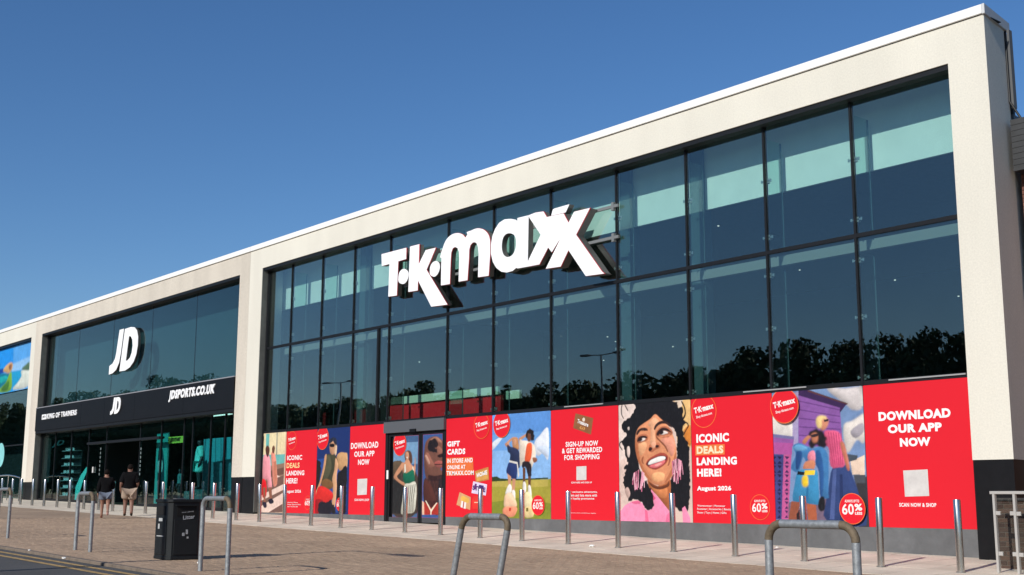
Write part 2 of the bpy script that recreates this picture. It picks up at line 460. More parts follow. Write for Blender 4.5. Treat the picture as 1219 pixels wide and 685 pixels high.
# ------------------------------------------------------------------ building units
GL = 0.25                                       # glass plane
ZT, ZB = 8.80, 1.697                            # soffit of the frame, foot of the render
COPB, COPT = 9.505, 9.69
def unit_frame(name, label, xl, xr, ol, orr, m, mcop=white_metal, side=False):
    t = thing(name, label, 'building', ((xl + xr) / 2, 0.6, 0))
    dep = 1.25
    MB().box(ol, orr, 0, 0.5, ZT, COPB).obj('top_beam', m, t)
    for nm, a, b in (('pillar', xl, ol), ('pillar', orr, xr)):
        if b - a < 0.05: continue
        if side and b == xr:
            sd_ = 1.05
            pl = [(a, 0), (b, 0), (b - .16 * sd_, .987 * sd_), (a, .987 * sd_)]
            MB().prism(pl, ZB, COPB).obj(nm, m, t)
            pl = [(a + .003, 0.01), (b - .01, 0.01), (b - .17 - .01, .987 * sd_), (a + .003, .987 * sd_)]
            MB().prism(pl, -0.3, ZB).obj('pillar_foot', black_clad, t)
        else:
            MB().box(a, b, 0, 0.8, ZB, COPB).obj(nm, m, t)
            MB().box(a + (0.0 if a > xl + .01 else 0.02), b - 0.01, 0.02, 0.78, -0.3, ZB).obj('pillar_foot', black_clad, t)
    # coping
    MB().prism([(xl + .01, -.045), (xr - .014, -.045), (xr - .014 - (.13 if side else 0), .6), (xl + .01, .6)], COPB + .012, COPT).obj('coping', mcop, t, bevel=0.008)
    MB().box(xl, xr, -0.002, 0.6, COPB, COPB + .012).obj('shadow_gap', frame_dark, t)
    # roof slab and rear wall, end walls (unseen sides of the box)
    sk = .162 if side else 0.0
    MB().prism([(xl, .5), (xr - .10, .5), (xr - .10 - sk * .9, 1.4), (xl, 1.4)], 9.30, 9.50).obj('parapet_top', concrete, t)
    MB().prism([(xl, 1.3), (xr - .10 - sk * .9, 1.3), (xr - .12 - sk * .9, 1.4), (xl, 1.4)], 8.0, 9.30).obj('parapet_back', inner_mid, t)
    MB().prism([(xl, 1.3), (xr - .10 - sk * .9, 1.3), (xr - .10 - sk * 15.5, 16), (xl, 16)], 7.85, 8.0).obj('roof', concrete, t)
    MB().box(xl, xr - .10 - sk * 15.5, 15.8, 16, -0.3, 7.85).obj('rear_wall', inner_mid, t)
    MB().prism([(xl + .01, .81), (xl + .12, .81), (xl + .12, 15.8), (xl + .01, 15.8)], -.3, 7.85).obj('side_wall', inner_mid, t)
    y0 = 1.04 if side else .81
    a0, a1 = xr - .10 - sk * (y0 - .5), xr - .10 - sk * 15.3
    MB().prism([(a0 - .12, y0), (a0, y0), (a1, 15.8), (a1 - .12, 15.8)], -.3, 7.85).obj('side_wall', m if side else inner_mid, t)
    return t
# ---- middle unit with the large glazed front
X_TKL, X_TKR, O_TKL, O_TKR = -37.81, -10.262, -36.905, -11.0
tk = unit_frame('retail_unit', 'cream framed glass fronted store with giant white letters and red window posters', X_TKL, X_TKR, O_TKL, O_TKR, cream, side=True)
jd = unit_frame('retail_unit', 'weathered cream framed store with dark glass and a black fascia band across its middle', -60.25, X_TKL - 0.004, -59.30, -38.58, cream_old)
tv = unit_frame('retail_unit', 'partly seen cream framed store at the left edge with a beach picture in its window', -83.0, -60.254, -82.0, -60.86, cream)

def x_at(px, y, Y): return F(px, y, Y)[0]
grid = [O_TKL - 0.02] + [x_at(p, q, GL) for p, q in ((345.5, 412), (382, 405.5), (420.5, 398), (463.5, 390), (533, 376), (587.5, 366), (656, 351), (735, 336), (819, 319.5), (913.5, 301), (1019, 283))] + [O_TKR + 0.02]
TR = F(819, 319.5, GL)[1]         # middle transom
PT = F(914, 468.5, GL)[1]         # top of posters
PB = F(1162, 630.5, GL)[1]        # bottom of posters
FR = 0.046
# opening lining
MB().box(O_TKL + .0015, O_TKL + .035, 0.004, 0.5, PB, ZT).obj('reveal', reveal_grey, tk)
MB().box(O_TKL + .035, O_TKR - .002, 0.03, 0.5, ZT - 0.10, ZT - .002).obj('head_lining', frame_dark, tk)
MB().box(O_TKL + .035, O_TKL + .11, 0.20, 0.34, PB, ZT - .10).obj('side_frame', frame_dark, tk)
for gx in grid[1:-1]:
    MB().box(gx - FR / 2, gx + FR / 2, GL - 0.03, GL + 0.07, PT, ZT - .10).obj('mullion', frame_dark, tk)
for a, b in zip(grid[:-1], grid[1:]):
    MB().box(a + FR / 2, b - FR / 2, GL - 0.028, GL + 0.06, TR - 0.04, TR + 0.04).obj('transom', frame_dark, tk)
    MB().box(a + .03, b - .03, GL, GL + .014, TR + .04, ZT - .10).obj('glass_pane', glass_tk, tk)
    MB().box(a + .03, b - .03, GL, GL + .014, PT + .09, TR - .04).obj('glass_pane', glass_tk, tk)
MB().box(O_TKL + .035, O_TKR - .002, GL - 0.02, GL + 0.12, PT + .005, PT + .09).obj('sill_rail', frame_dark, tk)
# extra slim mullion in the lower row left of the doors
xm = x_at(451, 398, GL)
MB().box(xm - .04, xm + .04, GL - .04, GL + .10, PT + .09, TR - .04).obj('mullion', frame_dark, tk)
# light metal strips lying on the sill
for p0, p1, yy in ((1058, 1150, 449), (885, 960, 463.5), (672, 718, 482)):
    a, z = F(p0, yy, GL - .03)[0], PT + .055
    MB().box(a, F(p1, yy, GL - .03)[0], GL - .045, GL - .022, PT + .05, PT + .075).obj('sill_strip', mat('sill_pale', (.3, .3, .3), .5), tk)
# glass fins with spider clips
for gx in grid[1:-1]:
    MB().box(gx + .012, gx + .028, GL + .10, GL + .52, PT + .1, TR - .3).obj('glass_fin', glass_tk, tk)
    MB().box(gx + .005, gx + .035, GL + .52, GL + .54, PT + .1, TR - .3).obj('fin_edge', fin_m, tk)
    MB().box(gx + .012, gx + .028, GL + .10, GL + .52, TR + .1, ZT - .35).obj('glass_fin', glass_tk, tk)
    MB().box(gx + .005, gx + .035, GL + .52, GL + .54, TR + .1, ZT - .35).obj('fin_edge', fin_m, tk)
    for z in (7.55, 6.35, 5.55, 4.45, 3.3):
        q = MB()
        q.box(gx - .10, gx + .13, GL + .03, GL + .05, z - .012, z + .012)
        q.box(gx - .02, gx + .06, GL + .03, GL + .10, z - .05, z + .05)
        q.box(gx - .12, gx - .09, GL + .018, GL + .04, z - .03, z + .03)
        q.box(gx + .11, gx + .14, GL + .018, GL + .04, z - .03, z + .03)
        q.obj('spider_clip', mat('clip_steel', (.5, .5, .5), .35, metal=.8), tk)
# interior
BY = 0.95
zr = 1.04 + (7.15 - 1.04) * (D + BY) / D
BX = [(-37.6, x_at(431, 330, BY)), (x_at(443, 330, BY), x_at(738, 240, BY)), (x_at(751, 240, BY), x_at(821, 230, BY)), (x_at(838, 230, BY), O_TKR + .5)]
for a, b in BX:
    MB().box(a, b, BY, BY + .06, zr, 9.3).obj('bulkhead', inner_white, tk)
for px in (434.5, 744.5, 829.5):
    xa = x_at(px, 250, BY - .1)
    MB().box(xa - .17, xa + .17, BY - .12, BY + .2, 0.5, 9.3).obj('column', steel_col, tk)
z1 = F(1138, 266, .8)[1]; z0 = F(1138, 279, .8)[1]
MB().box(O_TKL + .3, O_TKR + .4, .80, .95, z0, z1).obj('floor_edge_beam', mat('beam_grey', (.20, .21, .21), .7), tk)
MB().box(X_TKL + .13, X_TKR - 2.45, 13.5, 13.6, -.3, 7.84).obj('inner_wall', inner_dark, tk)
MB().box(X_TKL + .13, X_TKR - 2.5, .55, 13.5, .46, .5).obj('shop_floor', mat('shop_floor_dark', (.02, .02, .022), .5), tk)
for a, b, c, d_ in ((441, 462, 490, 505), (462, 618, 476, 503)):
    pass
xa, xb = x_at(462, 480, 1.6), x_at(596, 470, 1.6)
MB().box(xa, xb, 1.6, 1.7, 3.2, F(540, 476, 1.6)[1]).obj('red_bulkhead', inner_red, tk)
MB().box(x_at(480, 480, 1.55), x_at(594, 470, 1.55), 1.52, 1.6, F(540, 475, 1.55)[1], F(540, 466, 1.55)[1]).obj('pale_cornice', mat('pale_green_board', (.55, .66, .52), .6), tk)
xa, xb = x_at(605, 480, 1.6), x_at(621, 470, 1.6)
MB().box(xa, xb, 1.52, 1.6, F(612, 475, 1.55)[1], F(612, 465, 1.55)[1]).obj('pale_cornice', MATS['pale_green_board'], tk)
lampm = emis('ceiling_lamp_glow', (1.0, .95, .85), 1.0)
for k in range(16):
    x = -35 + 24 * rnd.random(); y = 2 + 8 * rnd.random(); z = 5.2 + 2.2 * rnd.random()
    MB().cyl((x, y), .022, z, z + .02, 8).obj('downlight', lampm, tk)

# plinth under the posters (two lengths, the doorway between them)
DX0, DX1 = x_at(459, 560, GL), x_at(531, 560, GL)
for a, b in ((O_TKL + .05, DX0 - .02), (DX1 + .02, O_TKR - .003)):
    MB().box(a, b, GL - .012, GL + .3, -.3, PB).obj('plinth', plinth_grey, tk)

# ---- sliding entrance doors
dr = thing('sliding_door', 'dark sliding entrance doors with large portrait pictures between red posters', 'door', ((DX0 + DX1) / 2, GL, g((DX0 + DX1) / 2, 0)))
zg = g((DX0 + DX1) / 2, 0) + .03
hz1, hz0 = F(495, 500.5, GL)[1], F(495, 514, GL)[1]
MB().box(DX0, DX1, GL - .10, GL + .2, hz0, hz1).obj('header', mat('header_grey', (.085, .09, .10), .5), dr)
MB().box((DX0 + DX1) / 2 - .1, (DX0 + DX1) / 2 + .18, GL - .14, GL - .10, hz0 - .02, hz0 + .07).obj('door_sensor', black_clad, dr)
MB().box(DX0, DX0 + .13, GL - .02, GL + .2, zg - .3, hz0).obj('door_post', frame_dark, dr)
MB().box(DX1 - .08, DX1, GL - .02, GL + .2, zg - .3, hz0).obj('door_post', frame_dark, dr)
MB().box(DX0 + .13, DX1 - .08, GL + .06, GL + .07, zg, hz0).obj('glass_backing', black_clad, dr)
xmid = x_at(500.5, 560, GL)
for a, b in ((DX0 + .13, xmid - .012), (xmid + .012, DX1 - .08)):
    for nm, aa, bb in (('stile', a, a + .09), ('stile', b - .09, b)):
        MB().box(aa, bb, GL, GL + .05, zg, hz0).obj(nm, frame_dark, dr)
    MB().box(a + .09, b - .09, GL, GL + .05, zg, zg + .13).obj('bottom_rail', mat('rail_grey', (.06, .063, .07), .4), dr)
    MB().box(a + .09, b - .09, GL, GL + .05, hz0 - .1, hz0).obj('top_rail', frame_dark, dr)
# ------------------------------------------------------------------ printed pictures
def pm(c):
    """print ink given as a picture tone"""
    key = 'print_%02x%02x%02x' % tuple(c)
    sp_ = max(c) - min(c)
    if c[0] > 225 and c[1] < 60 or min(c) > 235: return mat(key, tuple(v * 0.74 for v in s2l(c)), 0.5, spec=0.25)
    return mat(key, tuple(v * 0.74 for v in s2l(c)), 0.5, spec=0.25, var=0.16, vscale=3.2)
def clip_poly(P, box):
    x0, x1, z0, z1 = box
    for ax, val, sg_ in ((0, x0, 1), (0, x1, -1), (1, z0, 1), (1, z1, -1)):
        out = []
        for i in range(len(P)):
            a, b = P[i - 1], P[i]
            ia, ib = (a[ax] - val) * sg_ >= 0, (b[ax] - val) * sg_ >= 0
            if ia != ib:
                u = (val - a[ax]) / (b[ax] - a[ax]); out.append((a[0] + (b[0] - a[0]) * u, a[1] + (b[1] - a[1]) * u))
            if ib: out.append(b)
        P = out
        if len(P) < 3: return []
    return P
def ink_material():
    if 'printed_ink' in MATS: return MATS['printed_ink']
    m = bpy.data.materials.new('printed_ink'); m.use_nodes = True; nt = m.node_tree; b = nt.nodes['Principled BSDF']
    at = nt.nodes.new('ShaderNodeAttribute'); at.attribute_name = 'ink'
    nt.links.new(at.outputs['Color'], b.inputs['Base Color']); b.inputs['Roughness'].default_value = .5; b.inputs['Specular IOR Level'].default_value = .25
    MATS['printed_ink'] = m; return m
class Art:
    def __init__(s, x0, y0, sc, Y, step=0.0006, clip=None):
        s.x0, s.y0, s.sc, s.Y, s.step = x0, y0, sc, Y, step; s.L = []; s.n = 0; s.clip = clip; s.soft = []
    def W(s, p): return F(s.x0 + p[0] / s.sc, s.y0 + p[1] / s.sc, s.Y)
    def poly(s, c, pts, sm=0):
        if sm: pts = smooth_poly(pts, sm)
        s.soft.append((0.0, 0.5, 0.5, 0.6, 1.1 if s.sc < 4.6 else .7)[min(sm, 4)]); s.n += 1; s.L.append((c, [[s.W(p) for p in pts]], s.Y - s.n * s.step)); return s
    def wpoly(s, c, pts):
        s.soft.append(0.4); s.n += 1; s.L.append((c, [pts], s.Y - s.n * s.step)); return s
    def disc(s, c, l, r, k=28, ry=None):
        a, b = s.W(l), s.W(r); cx_, cz = (a[0] + b[0]) / 2, (a[1] + b[1]) / 2; rr = abs(b[0] - a[0]) / 2; ry = ry or rr
        return s.wpoly(c, [(cx_ + rr * math.cos(6.28318 * i / k), cz + ry * math.sin(6.28318 * i / k)) for i in range(k)])
    def rect(s, c, X0, X1, Z0, Z1): return s.wpoly(c, [(X0, Z0), (X1, Z0), (X1, Z1), (X0, Z1)])
    def build(s, name, parent):
        from mathutils.geometry import tessellate_polygon
        v, f, mi, cols = [], [], [], []
        for c, polys, y in s.L:
            c = tuple(c)
            if s.clip:
                polys = [clip_poly(polys[0], s.clip)]
                if len(polys[0]) < 3: continue
            if c not in cols: cols.append(c)
            P = polys[0]
            tris = tessellate_polygon([[Vector((a, b, 0)) for a, b in P]])
            n = len(v); v += [(a, y, b) for a, b in P]
            for t in tris: f.append(tuple(n + i for i in t)); mi.append(cols.index(c))
        me = bpy.data.meshes.new(name); me.from_pydata(v, [], f)
        for c in cols: me.materials.append(pm(c))
        me.polygons.foreach_set('material_index', mi); me.update()
        s.L = []
        return link_mesh(name, me, None, parent)
    def paint(s, name, parent, ppm=78, grain=0.05, seed=1):
        """the printed picture as one fine sheet whose vertices carry the ink colours (soft edged like a photograph)"""
        x0, x1, z0, z1 = s.clip
        nx, nz = max(24, int((x1 - x0) * ppm)), max(24, int((z1 - z0) * ppm))
        gx_, gz_ = np.meshgrid(np.linspace(x0, x1, nx), np.linspace(z0, z1, nz))
        img = np.zeros((nz, nx, 3)); img[:] = s2l(BASE[0])
        RS = np.random.RandomState(seed)
        def blur(a, sg_):
            r = max(1, int(3 * sg_)); k = np.exp(-0.5 * (np.arange(-r, r + 1) / sg_) ** 2); k /= k.sum()
            p = np.pad(a, ((r, r), (0, 0)), 'edge'); a = sum(k[i] * p[i:i + a.shape[0]] for i in range(2 * r + 1))
            p = np.pad(a, ((0, 0), (r, r)), 'edge'); return sum(k[i] * p[:, i:i + a.shape[1]] for i in range(2 * r + 1))
        low = blur(RS.normal(size=(nz, nx)), 9); low /= low.std(); mid = blur(RS.normal(size=(nz, nx)), 2.2); mid /= mid.std()
        hair = blur(np.repeat(RS.normal(size=(nz // 8 + 1, nx)), 8, 0)[:nz], 0.8); hair /= hair.std()
        first = True
        for (c, polys, y), sf in zip(s.L, s.soft[-len(s.L):]):
            P = np.array(polys[0]); m = np.zeros((nz, nx)); ext = (P.max(0) - P.min(0)); big = float(min(ext))
            dark = max(c) <= 60 and big > .22
            rag = (.010 * mid + .006 * hair, .010 * np.roll(mid, 17, 0)) if dark else None
            for ox, oz in ((-.25, -.25), (.25, -.25), (-.25, .25), (.25, .25)):
                X_, Z_ = gx_ + ox / ppm, gz_ + oz / ppm; ins = np.zeros((nz, nx), bool)
                if rag is not None: X_, Z_ = X_ + rag[0], Z_ + rag[1]
                for i in range(len(P)):
                    (xa, za), (xb, zb) = P[i - 1], P[i]
                    if za == zb: continue
                    cnd = ((za > Z_) != (zb > Z_)) & (X_ < (xb - xa) * (Z_ - za) / (zb - za) + xa)
                    ins ^= cnd
                m += ins * .25
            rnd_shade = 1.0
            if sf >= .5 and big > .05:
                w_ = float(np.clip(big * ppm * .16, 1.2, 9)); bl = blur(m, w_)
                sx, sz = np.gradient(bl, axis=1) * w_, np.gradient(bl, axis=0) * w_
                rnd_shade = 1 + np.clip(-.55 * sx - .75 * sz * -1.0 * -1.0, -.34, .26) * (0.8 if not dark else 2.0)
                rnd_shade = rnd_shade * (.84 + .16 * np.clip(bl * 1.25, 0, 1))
            sf = max(sf, getattr(s, 'softmin', 0))
            if sf > 0: m = blur(m, sf)
            col = np.array(s2l(c)); lum = max(c)
            vary = (1 + .03 * low + .04 * mid) * rnd_shade
            if dark: vary = vary * (1 + 1.6 * np.clip(hair * .7 + mid * .6 - .7, 0, 2))
            if lum <= 60: vary = 1 + .5 * np.abs(hair)
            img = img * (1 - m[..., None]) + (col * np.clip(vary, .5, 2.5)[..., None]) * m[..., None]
        img *= (1 + grain * RS.normal(size=(nz, nx)))[..., None]
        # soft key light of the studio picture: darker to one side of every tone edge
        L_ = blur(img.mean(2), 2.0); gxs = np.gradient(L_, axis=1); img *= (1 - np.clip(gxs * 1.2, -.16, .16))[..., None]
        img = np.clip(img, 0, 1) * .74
        yy = s.Y - s.step * 2
        co = np.stack([gx_, np.full_like(gx_, yy), gz_], -1).reshape(-1, 3)
        idx = np.arange(nx * nz).reshape(nz, nx)
        q = np.stack([idx[:-1, :-1], idx[:-1, 1:], idx[1:, 1:], idx[1:, :-1]], -1).reshape(-1, 4)
        me = bpy.data.meshes.new(name); me.vertices.add(len(co)); me.vertices.foreach_set('co', co.ravel())
        me.loops.add(q.size); me.loops.foreach_set('vertex_index', q.ravel()); me.polygons.add(len(q))
        me.polygons.foreach_set('loop_start', np.arange(0, q.size, 4)); me.polygons.foreach_set('loop_total', np.full(len(q), 4))
        me.update(calc_edges=True)
        at = me.attributes.new('ink', 'FLOAT_COLOR', 'POINT')
        at.data.foreach_set('color', np.concatenate([img, np.ones((nz, nx, 1))], -1).astype(np.float32).ravel())
        s.L = []
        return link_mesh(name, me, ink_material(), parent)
    def top(s): return s.Y - (s.n + 1) * s.step
    def text(s, t, p0, p1, parent, c=(255, 255, 255), bold=0.03, tilt=0.0, shear=0.0, nm='lettering', sp=1.10):
        a, b = s.W(p0), s.W(p1); xm_ = (p0[0] + p1[0]) / 2
        a = (a[0], s.W((xm_, p0[1]))[1]); b = (b[0], s.W((xm_, p1[1]))[1])
        s.n += 1
        return fit_text(nm, t, a[0], a[1], b[0], b[1], s.top(), pm(c), parent, bold=bold, tilt=tilt, shear=shear, spacing=sp)
RED, WHT, ORG = (236, 32, 48), (255, 250, 246), (250, 120, 60)
PY = GL - 0.016
BASE = [RED]
def poster(label, i0, i1, xl=None, xr=None, base=RED, cat='poster'):
    a = grid[i0] if xl is None else xl; b = grid[i1] if xr is None else xr
    t = thing('window_poster', label, cat, ((a + b) / 2, PY, PB), 'large posters along the shop window')
    MB().box(a + .006, b - .006, PY, PY + .008, PB, PT).obj('poster_sheet', pm(base), t)
    BASE[0] = base
    return t, a + .006, b - .006
def roundel(A, t, l, r, ring=True, solid=True, txt=True, big=False):
    a, b = A.W(l), A.W(r); cx_, cz = (a[0] + b[0]) / 2, (a[1] + b[1]) / 2; R_ = (b[0] - a[0]) / 2
    B = Art(0, 0, 1, A.top() - 0.001, clip=A.clip)
    cp = lambda q: [(cx_ + q * math.cos(6.28318 * i / 36), cz + q * math.sin(6.28318 * i / 36)) for i in range(36)]
    B.wpoly(ORG if ring else RED, cp(R_)); B.wpoly(RED, cp(R_ * .955))
    B.build('roundel', t)
    y = B.top() - .001
    if not big:
        fit_text('lettering', 'T·K·maxx', cx_ - R_ * .78, cz + R_ * .36, cx_ + R_ * .78, cz + R_ * .0, y, pm(WHT), t, bold=.05, tilt=.16)
        fit_text('lettering', 'Shop tkmaxx.com', cx_ - R_ * .62, cz - R_ * .16, cx_ + R_ * .66, cz - R_ * .36, y, pm(WHT), t, bold=.02, tilt=.16)
    else:
        fit_text('lettering', 'ALWAYS UP TO', cx_ - R_ * .55, cz + R_ * .58, cx_ + R_ * .55, cz + R_ * .40, y, pm(WHT), t, bold=.03, tilt=.0)
        fit_text('lettering', '60', cx_ - R_ * .78, cz + R_ * .32, cx_ + R_ * .12, cz - R_ * .38, y, pm(WHT), t, bold=.02)
        fit_text('lettering', '%', cx_ + R_ * .18, cz + R_ * .32, cx_ + R_ * .76, cz - R_ * .12, y, pm(WHT), t, bold=.04)
        fit_text('lettering', 'LESS', cx_ + R_ * .2, cz - R_ * .2, cx_ + R_ * .74, cz - R_ * .38, y, pm(WHT), t, bold=.04)

# 1 two figures on a crossing
t, a, b = poster('picture poster of two women in pink and peach walking on a zebra crossing', 0, 1, base=(222, 186, 160))
A = Art(300, 510, 6.227, PY, clip=(a, b, PB, PT))
A.poly((240, 222, 178), [(40, 45), (250, 28), (240, 210), (33, 215)])
A.poly((112, 188, 182), [(105, 42), (130, 40), (120, 300), (100, 300)])
A.poly((112, 188, 182), [(34, 200), (245, 192), (240, 262), (28, 305)])
A.poly((150, 150, 140), [(183, 32), (190, 32), (186, 200), (178, 200)])
A.poly((150, 118, 100), [(27, 300), (240, 258), (235, 370), (25, 410)])
A.poly((112, 82, 70), [(25, 345), (236, 290), (236, 340), (24, 395)])
A.poly((226, 200, 186), [(180, 345), (236, 370), (236, 395), (175, 365)])
A.poly((120, 90, 80), [(25, 420), (235, 350), (234, 430), (22, 520)])
A.poly((234, 206, 192), [(120, 470), (232, 415), (230, 455), (60, 545), (22, 545), (22, 520)])
A.poly((124, 94, 84), [(22, 560), (230, 458), (228, 500), (22, 600)])
A.poly((236, 208, 194), [(22, 605), (228, 480), (226, 560), (120, 625), (20, 622)])
A.poly((120, 90, 82), [(120, 625), (226, 560), (226, 622)])
A.poly((40, 38, 44), [(80, 60), (90, 60), (76, 330), (68, 330)])
A.poly((40, 38, 44), [(68, 90), (86, 88), (86, 138), (68, 142)])
A.poly((236, 150, 130), [(142, 190), (160, 175), (176, 215), (184, 300), (186, 410), (160, 430), (150, 330)], 3)
A.poly((206, 130, 104), [(160, 250), (180, 240), (186, 410), (165, 420)])
A.poly((243, 160, 170), [(84, 215), (105, 195), (128, 205), (138, 260), (140, 350), (148, 440), (118, 445), (112, 380), (84, 390), (78, 330)], 3)
A.poly((225, 34, 44), [(80, 375), (105, 400), (106, 500), (78, 512), (74, 430)], 3)
A.poly((90, 56, 46), [(100, 150), (114, 128), (130, 148), (127, 190), (115, 215), (104, 190)], 4)
A.poly((110, 70, 52), [(148, 150), (160, 128), (170, 145), (163, 182), (152, 182)], 4)
A.poly((150, 96, 76), [(82, 440), (100, 440), (100, 560), (88, 560)]); A.poly((150, 96, 76), [(120, 440), (146, 436), (148, 520), (132, 530)])
A.poly((40, 34, 50), [(78, 550), (104, 550), (108, 585), (88, 588)], 3); A.poly((34, 30, 44), [(120, 535), (145, 520), (162, 548), (135, 562)], 3)
A.paint('picture', t)

# 2 narrow red offer poster
t, a, b = poster('narrow red poster reading ICONIC DEALS LANDING HERE beside the zebra crossing picture', 1, 2)
A = Art(300, 510, 6.227, PY, clip=(a, b, PB, PT))
roundel(A, t, (262, 95), (331, 88))
A.text('ICONIC', (262, 200), (371, 236), t); A.text('DEALS', (258, 256), (352, 295), t, c=(255, 226, 160))
A.text('LANDING', (256, 314), (387, 350), t); A.text('HERE!', (254, 370), (336, 410), t)
A.text('August 2026', (246, 456), (363, 484), t)
A.text('Womenswear | Menswear', (264, 546), (340, 556), t, bold=.01); A.text('Footwear | Accessories | Beauty', (264, 560), (360, 572), t, bold=.01)
A.text('Shoes | Toys | Home | Gifts', (264, 576), (340, 588), t, bold=.01)
roundel(A, t, (388, 555), (440, 550), big=True)

# 3 model with cap on blue sky
t, a, b = poster('picture poster of a figure in cap and olive vest under deep blue sky', 2, 3, base=(30, 52, 110))
A = Art(370, 500, 5.708, PY, clip=(a, b, PB, PT))
A.poly((44, 78, 150), [(33, 270), (252, 240), (240, 630), (20, 630)])
A.poly((30, 26, 28), [(28, 262), (45, 270), (68, 300), (62, 400), (50, 470), (22, 520)], 3)
A.poly((206, 160, 112), [(176, 250), (200, 222), (232, 224), (249, 235), (245, 330), (210, 345), (185, 330)], 3)
A.poly((24, 22, 26), [(185, 360), (205, 345), (246, 320), (238, 560), (236, 636), (190, 636), (175, 560), (176, 430)], 3)
A.poly((66, 66, 48), [(100, 250), (130, 232), (165, 240), (184, 290), (168, 400), (140, 440), (80, 440), (74, 400)], 3)
A.poly((86, 84, 62), [(104, 260), (130, 245), (140, 330), (100, 420), (84, 420)], 3)
A.poly((214, 160, 118), [(95, 245), (108, 240), (96, 330), (66, 440), (36, 520), (30, 500), (60, 420), (84, 320)], 3)
A.poly((216, 166, 126), [(168, 260), (186, 300), (176, 380), (176, 470), (164, 590), (142, 590), (150, 480), (146, 400), (160, 340)], 3)
A.poly((120, 86, 52), [(72, 420), (110, 400), (150, 430), (140, 470), (80, 470)], 3)
A.poly((214, 44, 40), [(60, 450), (110, 465), (150, 500), (146, 540), (110, 570), (40, 620), (28, 590), (36, 500)], 3)
A.poly((150, 24, 30), [(36, 540), (90, 560), (60, 632), (22, 632)], 3)
A.poly((26, 24, 34), [(60, 560), (110, 560), (140, 540), (138, 634), (54, 634)], 3)
A.poly((30, 28, 34), [(138, 580), (158, 580), (168, 632), (140, 632)], 3)
A.poly((206, 154, 118), [(130, 150), (160, 140), (174, 165), (170, 215), (150, 238), (134, 228), (128, 200)], 4)
A.poly((228, 196, 160), [(168, 165), (178, 180), (172, 240), (160, 225)], 3)
A.poly((34, 38, 52), [(124, 148), (135, 125), (165, 122), (176, 148), (172, 172), (150, 150), (130, 160)], 4)
A.poly((20, 18, 20), [(130, 164), (160, 164), (158, 184), (132, 184)], 3)
A.paint('picture', t)
roundel(A, t, (42, 128), (124, 120)); roundel(A, t, (174, 575), (222, 572), big=True)

# 4 app poster left
t, a, b = poster('red app poster with white text, directly left of the sliding doors', 3, 4, xr=DX0 - .01)
A = Art(370, 500, 5.708, PY, clip=(a, b, PB, PT))
for s_, p, q in (('DOWNLOAD', (274, 152), (458, 194)), ('OUR APP', (296, 212), (432, 250)), ('NOW', (322, 268), (398, 306))): A.text(s_, p, q, t)
A.poly((222, 218, 214), [(318, 403), (384, 399), (380, 508), (316, 512)]); A.build('code_card', t)
A.text('SCAN NOW & SHOP', (298, 536), (396, 552), t, bold=.02)

# door pictures
A = Art(455, 490, 5.27, GL - .003)
px0, px1 = x_at(467.5, 560, GL) + .03, xmid - .105
zt_, zb_ = hz0 - .1, zg + .13
A.clip = (px0, px1, zb_, zt_)
A.rect((70, 100, 140), px0, px1, zb_, zt_)
A.poly((120, 160, 196), [(66, 200), (225, 190), (222, 330), (66, 330)])
A.poly((60, 50, 44), [(66, 320), (120, 315), (150, 350), (222, 400), (220, 640), (56, 640), (60, 400)], 3)
A.poly((34, 34, 34), [(60, 420), (110, 440), (140, 470), (130, 640), (54, 640)])
A.poly((96, 80, 62), [(70, 318), (128, 318), (120, 380), (70, 400)], 3)
A.poly((90, 62, 50), [(140, 275), (150, 250), (172, 246), (186, 270), (188, 320), (176, 330), (150, 320)], 4)
A.poly((198, 142, 112), [(144, 262), (160, 252), (168, 275), (165, 305), (150, 302)], 4)
A.poly((236, 220, 205), [(150, 286), (162, 284), (158, 298)])
A.poly((204, 146, 112), [(120, 325), (140, 320), (152, 300), (168, 305), (180, 330), (200, 345), (204, 300), (208, 290), (208, 370), (190, 440), (140, 450), (134, 400)], 3)
A.poly((204, 146, 112), [(128, 322), (138, 345), (110, 385), (92, 410), (120, 438), (146, 450), (142, 468), (110, 450), (74, 418), (80, 390), (105, 350)], 3)
A.poly((22, 104, 78), [(134, 380), (150, 388), (172, 375), (196, 365), (204, 420), (196, 445), (150, 458), (132, 430)], 3)
A.poly((232, 230, 214), [(140, 330), (146, 330), (150, 378), (138, 386)]); A.poly((232, 230, 214), [(188, 345), (194, 350), (200, 372), (192, 368)])
A.poly((206, 204, 188), [(140, 462), (170, 452), (205, 440), (216, 480), (212, 560), (200, 630), (150, 640), (118, 640), (126, 560)], 3)
for k in range(6):
    A.poly((92, 90, 84), [(140 + k * 13, 470 - k * 3), (144 + k * 13, 469 - k * 3), (140 + k * 11, 560), (134 + k * 12, 632), (130 + k * 12, 632), (136 + k * 11, 560)])
A.paint('door_picture', dr)
roundel(A, dr, (72, 210), (154, 202))
A = Art(455, 490, 5.27, GL - .003)
px0, px1 = xmid + .105, DX1 - .172
A.clip = (px0, px1, zb_, zt_)
A.rect((60, 92, 150), px0, px1, zb_, zt_)
A.poly((118, 78, 66), [(268, 215), (282, 180), (310, 160), (345, 158), (376, 180), (384, 215), (383, 240), (384, 330), (366, 360), (384, 385), (370, 415), (384, 440), (350, 430), (300, 430), (272, 410), (262, 300)], 4)
A.poly((60, 36, 34), [(268, 420), (300, 432), (350, 430), (384, 430), (380, 560), (350, 590), (300, 600), (262, 560)], 3)
A.poly((84, 46, 40), [(262, 430), (300, 450), (340, 560), (300, 600), (262, 560)], 3)
A.poly((30, 24, 28), [(286, 235), (294, 185), (330, 165), (345, 185), (348, 215), (330, 235), (352, 235), (350, 260), (340, 262), (300, 250)], 3)
A.poly((168, 120, 100), [(300, 175), (330, 160), (352, 165), (376, 195), (350, 190), (330, 168), (310, 180)], 3)
